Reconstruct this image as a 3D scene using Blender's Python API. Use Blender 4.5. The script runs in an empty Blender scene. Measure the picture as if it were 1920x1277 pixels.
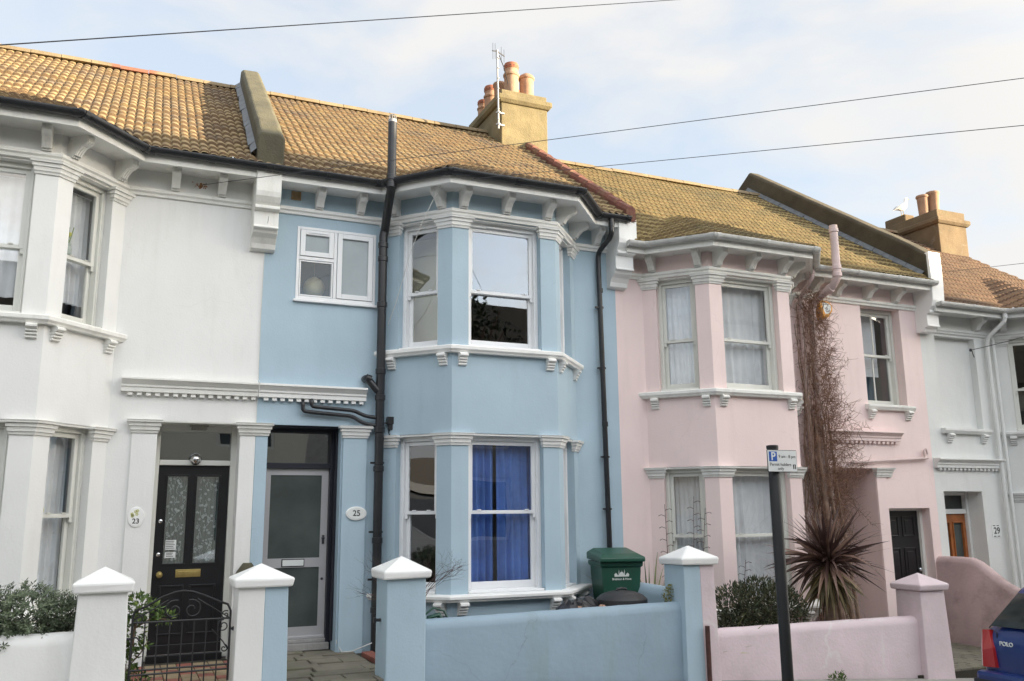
import bpy, bmesh, math, random
from mathutils import Vector, Matrix
R = math.radians
random.seed(7)
S = bpy.context.scene
COL = S.collection

# ------------------------------------------------------------ camera
yaw, pitch, roll = R(23.767), R(11.198), R(-0.527)
w = Vector((math.sin(yaw)*math.cos(pitch), math.cos(yaw)*math.cos(pitch), math.sin(pitch)))
r_ = Vector((math.cos(yaw), -math.sin(yaw), 0)); u_ = r_.cross(w)
rr = r_*math.cos(roll) + u_*math.sin(roll); uu = -r_*math.sin(roll) + u_*math.cos(roll)
cd = bpy.data.cameras.new('camera'); cam = bpy.data.objects.new('camera', cd); COL.objects.link(cam)
cam.matrix_world = Matrix(((rr.x, uu.x, -w.x, 0), (rr.y, uu.y, -w.y, -10.6), (rr.z, uu.z, -w.z, 0), (0, 0, 0, 1)))
cd.sensor_width = 36; cd.lens = 36*1640/1920; cd.clip_start = .05; cd.clip_end = 2000
S.camera = cam

# ------------------------------------------------------------ sun, sky, exposure
EL, AZ = R(7.0), R(57)            # elevation, and angle from the street normal towards +x
sun_dir = Vector((math.sin(AZ)*math.cos(EL), -math.cos(AZ)*math.cos(EL), math.sin(EL)))
sl = bpy.data.lights.new('sun', 'SUN'); sl.energy = 4.6; sl.angle = R(.5); sl.color = (1, .83, .56)
so = bpy.data.objects.new('sun', sl); COL.objects.link(so)
so.rotation_euler = sun_dir.to_track_quat('Z', 'Y').to_euler(); so.location = (0, 0, 30)
W = bpy.data.worlds.new('World'); S.world = W; W.use_nodes = True
nt = W.node_tree; N = nt.nodes; L = nt.links; N.clear()
def nd(t, **k):
    n = N.new(t)
    for a, b in k.items(): setattr(n, a, b)
    return n
wo = nd('ShaderNodeOutputWorld'); bg = nd('ShaderNodeBackground'); bg.inputs[1].default_value = .05
sky = nd('ShaderNodeTexSky', sky_type='NISHITA', sun_disc=False, sun_elevation=R(14), sun_rotation=math.atan2(sun_dir.x, sun_dir.y), air_density=1.0, dust_density=1.2, ozone_density=1.5)
tc = nd('ShaderNodeTexCoord'); mp = nd('ShaderNodeMapping'); mp.inputs['Scale'].default_value = (1, 1, 2.1); mp.inputs['Location'].default_value = (.35, .2, 0)
nz = nd('ShaderNodeTexNoise'); nz.inputs['Scale'].default_value = 3.0; nz.inputs['Detail'].default_value = 9; nz.inputs['Roughness'].default_value = .52; nz.inputs['Distortion'].default_value = .35
rp = nd('ShaderNodeValToRGB'); rp.color_ramp.elements[0].position = .40; rp.color_ramp.elements[1].position = .60
rp.color_ramp.elements[0].color = (.15, .15, .15, 1); rp.color_ramp.elements[1].color = (.97, .97, .97, 1)
# clouds glow more towards the sun
dt = nd('ShaderNodeVectorMath', operation='DOT_PRODUCT'); dt.inputs[1].default_value = Vector((.42, -.88, .22)).normalized()   # the bright half of the sky lies behind the viewer
mr = nd('ShaderNodeMapRange', interpolation_type='SMOOTHSTEP'); mr.inputs[1].default_value = -.12; mr.inputs[2].default_value = .9; mr.inputs[3].default_value = 1; mr.inputs[4].default_value = 3.05
cc = nd('ShaderNodeMix', data_type='RGBA'); cc.inputs[6].default_value = (1, .99, .975, 1); cc.inputs[7].default_value = (1, .92, .80, 1)
mr2 = nd('ShaderNodeMapRange'); mr2.inputs[1].default_value = -.2
sc_ = nd('ShaderNodeVectorMath', operation='SCALE')
mx = nd('ShaderNodeMix', data_type='RGBA'); hz = nd('ShaderNodeMix', data_type='RGBA', blend_type='ADD'); hz.inputs[0].default_value = 1; hz.inputs[7].default_value = (2.15, 2.35, 2.56, 1)
L.new(tc.outputs['Generated'], mp.inputs[0]); L.new(mp.outputs[0], nz.inputs[0]); L.new(nz.outputs[0], rp.inputs[0])
L.new(tc.outputs['Generated'], dt.inputs[0]); L.new(dt.outputs['Value'], mr.inputs[0]); L.new(dt.outputs['Value'], mr2.inputs[0])
fs = nd('ShaderNodeVectorMath', operation='SCALE'); sc_.inputs['Scale'].default_value = 4.0
L.new(mr2.outputs[0], cc.inputs[0]); L.new(cc.outputs[2], sc_.inputs[0]); L.new(mr.outputs[0], fs.inputs['Scale'])
L.new(rp.outputs[0], mx.inputs[0]); ss = nd('ShaderNodeVectorMath', operation='SCALE'); ss.inputs['Scale'].default_value = .6; L.new(sky.outputs[0], ss.inputs[0]); L.new(ss.outputs[0], hz.inputs[6]); L.new(hz.outputs[2], mx.inputs[6]); L.new(sc_.outputs[0], mx.inputs[7])
L.new(mx.outputs[2], fs.inputs[0]); L.new(fs.outputs[0], bg.inputs[0]); L.new(bg.outputs[0], wo.inputs[0])
S.view_settings.view_transform = 'Standard'; S.view_settings.look = 'None'; S.view_settings.gamma = 1
S.view_settings.exposure = 2.21
S.cycles.max_bounces = 8; S.cycles.transparent_max_bounces = 12
S.cycles.use_denoising = True

# ------------------------------------------------------------ materials
MATS = {}
def lin(c):
    return tuple((x/12.92 if x <= .04045 else ((x+.055)/1.055)**2.4) for x in c)
def mat(name, col, rough=.6, metal=0., var=.06, vscale=1.2, bump=.0, bscale=60, dirt=0., dirtcol=(.16, .14, .10), dscale=3., streak=True, spec=.5, tint=None, crack=0., crackscale=.7, crackcol=(.2, .18, .15), crackw=.006, col2=None, c2scale=3, c2pos=(.45, .6), coat=0):
    if name in MATS: return MATS[name]
    m = bpy.data.materials.new(name); m.use_nodes = True; MATS[name] = m
    n = m.node_tree.nodes; l = m.node_tree.links; b = n['Principled BSDF']
    b.inputs['Roughness'].default_value = rough; b.inputs['Metallic'].default_value = metal
    b.inputs['Specular IOR Level'].default_value = spec; b.inputs['Coat Weight'].default_value = coat
    t = n.new('ShaderNodeTexCoord')
    a = n.new('ShaderNodeTexNoise'); a.inputs['Scale'].default_value = vscale; a.inputs['Detail'].default_value = 6
    l.new(t.outputs['Object'], a.inputs[0])
    mrr = n.new('ShaderNodeMapRange'); mrr.inputs[1].default_value = .3; mrr.inputs[2].default_value = .7
    mrr.inputs[3].default_value = 1-var; mrr.inputs[4].default_value = 1+var; l.new(a.outputs[0], mrr.inputs[0])
    v = n.new('ShaderNodeVectorMath'); v.operation = 'SCALE'; v.inputs[0].default_value = col; l.new(mrr.outputs[0], v.inputs['Scale'])
    out = v.outputs[0]
    if col2:
        q = n.new('ShaderNodeTexNoise'); q.inputs['Scale'].default_value = c2scale; q.inputs['Detail'].default_value = 5; l.new(t.outputs['Object'], q.inputs[0])
        rq = n.new('ShaderNodeMapRange'); rq.inputs[1].default_value = c2pos[0]; rq.inputs[2].default_value = c2pos[1]; l.new(q.outputs[0], rq.inputs[0])
        x = n.new('ShaderNodeMix'); x.data_type = 'RGBA'; l.new(rq.outputs[0], x.inputs[0]); l.new(out, x.inputs[6]); x.inputs[7].default_value = (*col2, 1); out = x.outputs[2]
    if tint:
        at = n.new('ShaderNodeAttribute'); at.attribute_name = 'tint'
        rt = n.new('ShaderNodeValToRGB'); rt.color_ramp.interpolation = 'LINEAR'
        e = rt.color_ramp.elements
        e[0].position = 0; e[0].color = (*tint[0], 1); e[1].position = 1; e[1].color = (*tint[-1], 1)
        for i, c in enumerate(tint[1:-1]):
            k = e.new((i+1)/(len(tint)-1)); k.color = (*c, 1)
        l.new(at.outputs['Fac'], rt.inputs[0])
        x = n.new('ShaderNodeMix'); x.data_type = 'RGBA'; x.blend_type = 'MULTIPLY'; x.inputs[0].default_value = 1
        l.new(out, x.inputs[6]); l.new(rt.outputs[0], x.inputs[7]); out = x.outputs[2]
    if dirt:
        mpn = n.new('ShaderNodeMapping'); mpn.inputs['Scale'].default_value = (1, 1, .18) if streak else (1, 1, 1)
        l.new(t.outputs['Object'], mpn.inputs[0])
        d = n.new('ShaderNodeTexNoise'); d.inputs['Scale'].default_value = dscale; d.inputs['Detail'].default_value = 9; d.inputs['Roughness'].default_value = .65; l.new(mpn.outputs[0], d.inputs[0])
        rd = n.new('ShaderNodeMapRange'); rd.inputs[1].default_value = .52; rd.inputs[2].default_value = .78; rd.inputs[4].default_value = dirt; l.new(d.outputs[0], rd.inputs[0])
        x = n.new('ShaderNodeMix'); x.data_type = 'RGBA'; l.new(rd.outputs[0], x.inputs[0]); l.new(out, x.inputs[6]); x.inputs[7].default_value = (*dirtcol, 1); out = x.outputs[2]
    if crack:
        w1 = n.new('ShaderNodeTexNoise'); w1.inputs['Scale'].default_value = 3.5; w1.inputs['Detail'].default_value = 6; l.new(t.outputs['Object'], w1.inputs[0])
        w2 = n.new('ShaderNodeVectorMath'); w2.operation = 'MULTIPLY_ADD'; w2.inputs[1].default_value = (.35, .35, .35); l.new(w1.outputs['Color'], w2.inputs[0]); l.new(t.outputs['Object'], w2.inputs[2])
        vo = n.new('ShaderNodeTexVoronoi'); vo.feature = 'DISTANCE_TO_EDGE'; vo.inputs['Scale'].default_value = crackscale; l.new(w2.outputs[0], vo.inputs['Vector'])
        rc_ = n.new('ShaderNodeMapRange'); rc_.inputs[1].default_value = 0; rc_.inputs[2].default_value = crackw; rc_.inputs[3].default_value = 1; rc_.inputs[4].default_value = 0; l.new(vo.outputs['Distance'], rc_.inputs[0])
        mk = n.new('ShaderNodeTexNoise'); mk.inputs['Scale'].default_value = 1.1; mk.inputs['Detail'].default_value = 3; l.new(t.outputs['Object'], mk.inputs[0])
        mk2 = n.new('ShaderNodeMapRange'); mk2.inputs[1].default_value = .48; mk2.inputs[2].default_value = .62; mk2.inputs[4].default_value = crack; l.new(mk.outputs[0], mk2.inputs[0])
        mu = n.new('ShaderNodeMath'); mu.operation = 'MULTIPLY'; l.new(rc_.outputs[0], mu.inputs[0]); l.new(mk2.outputs[0], mu.inputs[1])
        x = n.new('ShaderNodeMix'); x.data_type = 'RGBA'; l.new(mu.outputs[0], x.inputs[0]); l.new(out, x.inputs[6]); x.inputs[7].default_value = (*crackcol, 1); out = x.outputs[2]
    l.new(out, b.inputs['Base Color'])
    if bump:
        q = n.new('ShaderNodeTexNoise'); q.inputs['Scale'].default_value = bscale; q.inputs['Detail'].default_value = 4; l.new(t.outputs['Object'], q.inputs[0])
        q2 = n.new('ShaderNodeTexNoise'); q2.inputs['Scale'].default_value = bscale/14; q2.inputs['Detail'].default_value = 2; l.new(t.outputs['Object'], q2.inputs[0])
        ad = n.new('ShaderNodeMath'); ad.operation = 'MULTIPLY_ADD'; l.new(q2.outputs[0], ad.inputs[0]); ad.inputs[1].default_value = 3.0; l.new(q.outputs[0], ad.inputs[2])
        bp = n.new('ShaderNodeBump'); bp.inputs['Strength'].default_value = bump; bp.inputs['Distance'].default_value = .01
        l.new(ad.outputs[0], bp.inputs['Height']); l.new(bp.outputs[0], b.inputs['Normal'])
    return m
M = {}
M['blue'] = mat('blue_masonry_paint', (.40, .52, .60), .75, var=.055, vscale=1.1, bump=.16, bscale=45, crack=.4, crackcol=(.25, .33, .38), crackw=.003, dirt=.22, dscale=4, dirtcol=(.27, .35, .39))
M['white'] = mat('white_masonry_paint', (.775, .775, .755), .7, var=.035, bump=.16, bscale=45, crack=.22, crackcol=(.45, .44, .40), crackw=.003, dirt=.20, dscale=4, dirtcol=(.45, .43, .38))
M['whitetrim'] = mat('white_trim_paint', (.84, .84, .82), .55, var=.03, bump=.12, bscale=50, dirt=.16, dirtcol=(.45, .43, .38))
M['oldtrim'] = mat('old_white_trim_paint', (.79, .785, .745), .6, var=.05, bump=.2, bscale=50, dirt=.4, dirtcol=(.36, .33, .27), dscale=5)
M['pink'] = mat('pink_masonry_paint', (.82, .665, .64), .75, var=.045, vscale=1.1, bump=.16, crack=.3, crackcol=(.5, .38, .36), crackw=.003, bscale=45, dirt=.20, dscale=4, dirtcol=(.52, .39, .37))
M['pinkwall'] = mat('pale_pink_wall_paint', (.66, .55, .575), .75, var=.07, vscale=2, bump=.35, crack=.7, crackcol=(.70, .67, .66), crackscale=.9, crackw=.022, bscale=30, dirt=.35, dirtcol=(.42, .34, .34), streak=False)
M['pinkdark'] = mat('dull_pink_wall_paint', (.50, .37, .36), .8, var=.12, vscale=2.5, bump=.5, bscale=25, dirt=.7, dirtcol=(.17, .12, .10), streak=False, dscale=2.2)
M['bluewall'] = mat('blue_garden_wall_paint', (.29, .385, .46), .7, var=.09, vscale=1.6, bump=.35, bscale=14, crack=.5, crackcol=(.17, .22, .25), crackw=.004, dirt=.6, dirtcol=(.22, .29, .27), dscale=2.4)
M['white29'] = mat('pale_grey_masonry_paint', (.70, .71, .69), .7, var=.03, bump=.25, bscale=45, dirt=.25, dirtcol=(.45, .44, .40))
M['pvc'] = mat('white_pvc', (.80, .81, .82), .3, var=.015)
M['sashpaint'] = mat('cream_sash_paint', (.68, .68, .63), .4, var=.04, dirt=.25, dirtcol=(.4, .38, .3))
M['black'] = mat('black_gutter_plastic', (.018, .019, .022), .32, var=.2, vscale=6, dirt=.3, dirtcol=(.09, .085, .07), dscale=8)
M['blackgloss'] = mat('black_gloss_door_paint', (.012, .012, .014), .3, var=.1)
M['whitegutter'] = mat('grey_white_gutter_plastic', (.52, .52, .50), .45, var=.08, vscale=5, dirt=.6, dirtcol=(.22, .20, .16), dscale=7, streak=False)
M['pinkpipe'] = mat('pink_pipe_paint', (.60, .47, .45), .55, var=.1, vscale=5, dirt=.5, dirtcol=(.25, .2, .18), dscale=7)
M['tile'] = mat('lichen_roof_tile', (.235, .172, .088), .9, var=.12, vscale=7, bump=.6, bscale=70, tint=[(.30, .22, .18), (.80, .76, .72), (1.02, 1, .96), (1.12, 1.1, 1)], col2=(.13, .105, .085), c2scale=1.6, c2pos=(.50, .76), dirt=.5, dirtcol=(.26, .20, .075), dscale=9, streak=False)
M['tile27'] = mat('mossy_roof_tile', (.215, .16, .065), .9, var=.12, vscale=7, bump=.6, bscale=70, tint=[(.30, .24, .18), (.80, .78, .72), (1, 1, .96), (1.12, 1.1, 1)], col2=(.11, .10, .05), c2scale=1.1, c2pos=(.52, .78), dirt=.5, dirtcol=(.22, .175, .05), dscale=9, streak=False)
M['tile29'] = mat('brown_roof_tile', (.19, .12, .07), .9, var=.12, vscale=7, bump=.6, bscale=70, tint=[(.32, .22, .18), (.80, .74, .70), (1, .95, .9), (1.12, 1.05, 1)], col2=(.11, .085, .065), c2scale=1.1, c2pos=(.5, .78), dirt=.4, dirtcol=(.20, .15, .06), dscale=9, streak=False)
M['redtile'] = mat('red_clay_tile', (.14, .05, .035), .85, var=.25, vscale=5, bump=.4, bscale=60, dirt=.5, dirtcol=(.30, .24, .12), streak=False, dscale=6)
M['ridge'] = mat('ridge_tile', (.18, .135, .08), .9, var=.2, vscale=4, bump=.5, bscale=60, col2=(.20, .08, .05), c2scale=.9, c2pos=(.62, .66))
M['render'] = mat('mossy_cement_render', (.075, .069, .045), .95, var=.2, vscale=3, bump=.8, bscale=40, dirt=.6, dirtcol=(.10, .095, .045), dscale=4, streak=False)
M['parapetdark'] = mat('dark_cement_render', (.06, .048, .03), .95, var=.25, vscale=3, bump=.7, bscale=40, dirt=.5, dirtcol=(.06, .055, .03), dscale=4, streak=False)
M['chimney'] = mat('yellow_chimney_render', (.155, .125, .068), .95, var=.25, vscale=3, bump=.8, bscale=35, dirt=.9, crack=.8, crackscale=1.3, dirtcol=(.13, .11, .05), dscale=4, streak=False)
M['chimney29'] = mat('brown_chimney_render', (.14, .098, .056), .95, crack=.8, crackscale=1.3, var=.2, vscale=2, bump=.8, bscale=35, dirt=.6, dirtcol=(.17, .15, .08), dscale=2.5, streak=False)
M['pot'] = mat('terracotta_pot', (.30, .175, .11), .85, var=.2, vscale=5, bump=.3, bscale=60, dirt=.5, dirtcol=(.40, .33, .24), dscale=7)
M['potred'] = mat('red_terracotta', (.26, .09, .05), .85, var=.2, vscale=5, bump=.3)
M['lead'] = mat('lead_flashing', (.13, .14, .15), .55, var=.25, vscale=9, bump=.5, bscale=40, metal=.3)
M['metal'] = mat('galvanised_metal', (.30, .30, .31), .5, metal=.4, var=.1)
M['darkmetal'] = mat('dark_metal', (.08, .08, .09), .4, metal=.7, var=.1)
M['iron'] = mat('black_wrought_iron', (.02, .02, .022), .5, var=.2, bump=.3, bscale=80)
M['brass'] = mat('brass', (.55, .42, .16), .35, metal=.9, var=.15, vscale=12)
M['chrome'] = mat('chrome', (.65, .65, .65), .15, metal=1)
M['alu'] = mat('brushed_aluminium', (.50, .49, .50), .45, metal=.35, var=.06)
M['darkpanel'] = mat('dark_frosted_panel', (.065, .080, .075), .35, var=.25, vscale=2.5, bump=.1, bscale=90)
M['darkframe'] = mat('dark_navy_frame_paint', (.014, .016, .026), .4, var=.2)
M['grey'] = mat('grey_render', (.30, .29, .27), .9, var=.1)  # plain grey render, one even colour
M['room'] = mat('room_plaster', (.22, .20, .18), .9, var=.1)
M['lace'] = mat('lace', (.55, .60, .60), .9, var=.3, vscale=30)
M['net'] = mat('net_curtain', (.80, .80, .82), .9, var=.06, vscale=6)
M['bluecurtain'] = mat('blue_curtain', (.12, .235, .58), .85, var=.25, vscale=2.5)
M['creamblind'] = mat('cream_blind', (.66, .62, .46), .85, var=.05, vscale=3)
M['slate'] = mat('stone_paving', (.17, .155, .12), .85, var=.25, vscale=2, bump=.6, bscale=30, dirt=.7, dirtcol=(.10, .13, .04), dscale=2.5, streak=False)
M['redpath'] = mat('red_path_tile', (.24, .085, .06), .7, var=.25, vscale=5, bump=.3)
M['buffpath'] = mat('buff_path_tile', (.26, .20, .12), .8, var=.2, vscale=5, bump=.3)
M['joint'] = mat('dark_soil_joint', (.035, .03, .02), .95, var=.3, bump=.5)
M['soil'] = mat('garden_soil', (.06, .045, .03), .95, var=.4, vscale=4, bump=1, bscale=25)
M['pave'] = mat('pavement_slabs', (.28, .27, .25), .9, var=.12, vscale=2, bump=.5, bscale=50, dirt=.5, dirtcol=(.12, .11, .09), streak=False)
M['asphalt'] = mat('asphalt', (.055, .055, .055), .9, var=.2, vscale=3, bump=.7, bscale=120)
M['kerb'] = mat('granite_kerb', (.30, .29, .28), .85, var=.15, vscale=9, bump=.4)
M['greenbin'] = mat('green_bin_plastic', (.016, .078, .05), .42, var=.12, vscale=4, dirt=.2, dirtcol=(.08, .10, .07))
M['blacklid'] = mat('black_rubber_lid', (.03, .03, .032), .5, var=.2, dirt=.4, dirtcol=(.10, .09, .08), streak=False)
M['zinc'] = mat('zinc_dustbin', (.35, .38, .39), .5, metal=.5, var=.15, vscale=8)
M['moss'] = mat('moss', (.20, .19, .05), .95, var=.35, vscale=20, bump=1, bscale=60)
M['signwhite'] = mat('sign_white', (.74, .76, .74), .4, var=.02)
M['signblue'] = mat('sign_blue', (.03, .11, .42), .4, var=.02)
M['textblack'] = mat('black_lettering', (.02, .02, .02), .5, var=0)
M['textwhite'] = mat('white_lettering', (.75, .78, .75), .5, var=0)
M['poleblack'] = mat('black_pole_paint', (.012, .013, .014), .5, var=.2, bump=.2, bscale=60)
M['rust'] = mat('rusty_iron', (.07, .03, .025), .8, var=.3, vscale=12, bump=.5)
M['rustmark'] = mat('rust_stain', (.40, .20, .10), .9, var=.3, vscale=12)
M['vent'] = mat('terracotta_vent', (.36, .25, .14), .85, var=.2, vscale=14)
M['alarm'] = mat('orange_alarm_plastic', (.75, .33, .02), .4, var=.05)
M['bark'] = mat('climber_bark', (.20, .135, .10), .95, var=.35, vscale=10, bump=.5)
M['twig'] = mat('bare_twig', (.20, .11, .07), .95, var=.3, vscale=8)
M['darktwig'] = mat('dark_twig', (.09, .055, .05), .9, var=.3, vscale=8)
M['cable'] = mat('white_cable', (.6, .6, .58), .5, var=.02)
M['wire'] = mat('black_cable', (.05, .05, .055), .6, var=.02)
M['carblue'] = mat('blue_car_paint', (.010, .032, .165), .28, var=.03, coat=.6)
M['carglass'] = mat('dark_car_glass', (.03, .035, .035), .06, var=.1, spec=.6)
M['carred'] = mat('red_tail_light', (.42, .02, .02), .2, var=.1, coat=.5)
M['tyre'] = mat('tyre_rubber', (.02, .02, .02), .8, var=.1)
M['trimplastic'] = mat('dark_bumper_plastic', (.02, .022, .03), .5, var=.1)
M['yellow'] = mat('yellow_plate', (.70, .42, .02), .4, var=.02)
M['gullwhite'] = mat('white_feathers', (.82, .80, .77), .8, var=.04)
M['gullgrey'] = mat('grey_feathers', (.30, .31, .33), .8, var=.1)
M['beak'] = mat('yellow_beak', (.6, .38, .05), .6, var=.1)
M['wood'] = mat('varnished_wood', (.34, .115, .035), .4, var=.25, vscale=6)
M['lampshade'] = mat('beige_paper_shade', (.55, .46, .28), .8, var=.12, vscale=6)
M['frost'] = mat('frosted_glass', (.34, .39, .41), .25, var=.12, vscale=2)
M['frostblue'] = mat('blue_frosted_glass', (.17, .25, .31), .25, var=.15, vscale=2)
M['vase'] = mat('green_stems', (.18, .28, .08), .7, var=.2)
M['yellowflower'] = mat('yellow_petals', (.72, .68, .06), .7, var=.1)
M['opp'] = mat('cream_opposite_render', (.60, .57, .48), .8, var=.06, bump=.2)
M['oppbrick'] = mat('grey_opposite_render', (.32, .31, .29), .9, var=.2, vscale=8, bump=.4)
M['orange'] = mat('orange_flower', (.6, .14, .04), .7, var=.2)
M['bagbrown'] = mat('brown_paper', (.45, .28, .20), .8, var=.2, vscale=9)
def leafmat(name, c, c2=None, rough=.55):
    m = mat(name, (1, 1, 1), rough, var=.1, vscale=9, tint=[tuple(x*.55 for x in c), c, tuple(min(1, x*1.45) for x in (c2 or c))])
    return m
M['hedge'] = leafmat('grey_green_leaves', (.085, .115, .062), (.13, .16, .09))
M['privet'] = leafmat('bright_green_leaves', (.085, .15, .035), (.16, .22, .05))
M['hebe'] = leafmat('dark_shrub_leaves', (.055, .075, .035), (.12, .10, .06))
M['cord'] = leafmat('purple_brown_leaves', (.10, .055, .046), (.18, .11, .08))
M['corddry'] = leafmat('dry_olive_leaves', (.15, .12, .055), (.26, .19, .08))
M['phorm'] = leafmat('striped_green_leaves', (.17, .19, .07), (.42, .42, .20))
M['treeleaf'] = leafmat('dark_tree_leaves', (.03, .045, .02), (.05, .07, .03))
# window glass: partly mirror, partly clear
g = bpy.data.materials.new('window_glass'); g.use_nodes = True; M['glass'] = g
n = g.node_tree.nodes; l = g.node_tree.links; n.clear()
o = n.new('ShaderNodeOutputMaterial'); ms = n.new('ShaderNodeMixShader'); tr = n.new('ShaderNodeBsdfTransparent'); gl = n.new('ShaderNodeBsdfGlossy')
gl.inputs['Roughness'].default_value = .0; gl.inputs['Color'].default_value = (.95, .97, 1, 1); tr.inputs[0].default_value = (.93, .95, .95, 1)
lw = n.new('ShaderNodeLayerWeight'); lw.inputs[0].default_value = .5; pw = n.new('ShaderNodeMath'); pw.operation = 'POWER'; pw.inputs[1].default_value = 4; l.new(lw.outputs['Facing'], pw.inputs[0])
wt = n.new('ShaderNodeTexCoord'); wn = n.new('ShaderNodeTexNoise'); wn.inputs['Scale'].default_value = 1.3; wn.inputs['Detail'].default_value = 1
wb = n.new('ShaderNodeBump'); wb.inputs['Strength'].default_value = .12; wb.inputs['Distance'].default_value = .02
l.new(wt.outputs['Object'], wn.inputs[0]); l.new(wn.outputs[0], wb.inputs['Height']); l.new(wb.outputs[0], gl.inputs['Normal'])
mm = n.new('ShaderNodeMath'); mm.operation = 'MULTIPLY_ADD'; mm.inputs[1].default_value = .85; mm.inputs[2].default_value = .18; mm.use_clamp = True
l.new(pw.outputs[0], mm.inputs[0]); l.new(mm.outputs[0], ms.inputs[0]); l.new(tr.outputs[0], ms.inputs[1]); l.new(gl.outputs[0], ms.inputs[2]); l.new(ms.outputs[0], o.inputs[0])

g2 = g.copy(); g2.name = 'dull_window_glass'; M['dullglass'] = g2
for q in g2.node_tree.nodes:
    if q.type == 'MATH' and q.operation == 'MULTIPLY_ADD': q.inputs[2].default_value = .03
# ------------------------------------------------------------ mesh helpers
class Fr:
    """local frame on a wall: u along, v outward, z up"""
    def __init__(s, P, Q):
        s.P = Vector((P[0], P[1], 0)); d = Vector((Q[0]-P[0], Q[1]-P[1], 0)); s.len = d.length; s.u = d.normalized(); s.n = Vector((s.u.y, -s.u.x, 0))
    def __call__(s, u, v, z):
        p = s.P + s.u*u + s.n*v; return (p.x, p.y, z)
FA = Fr((0, 0), (1, 0))     # the facade plane: u = x, v = towards the street

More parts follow.
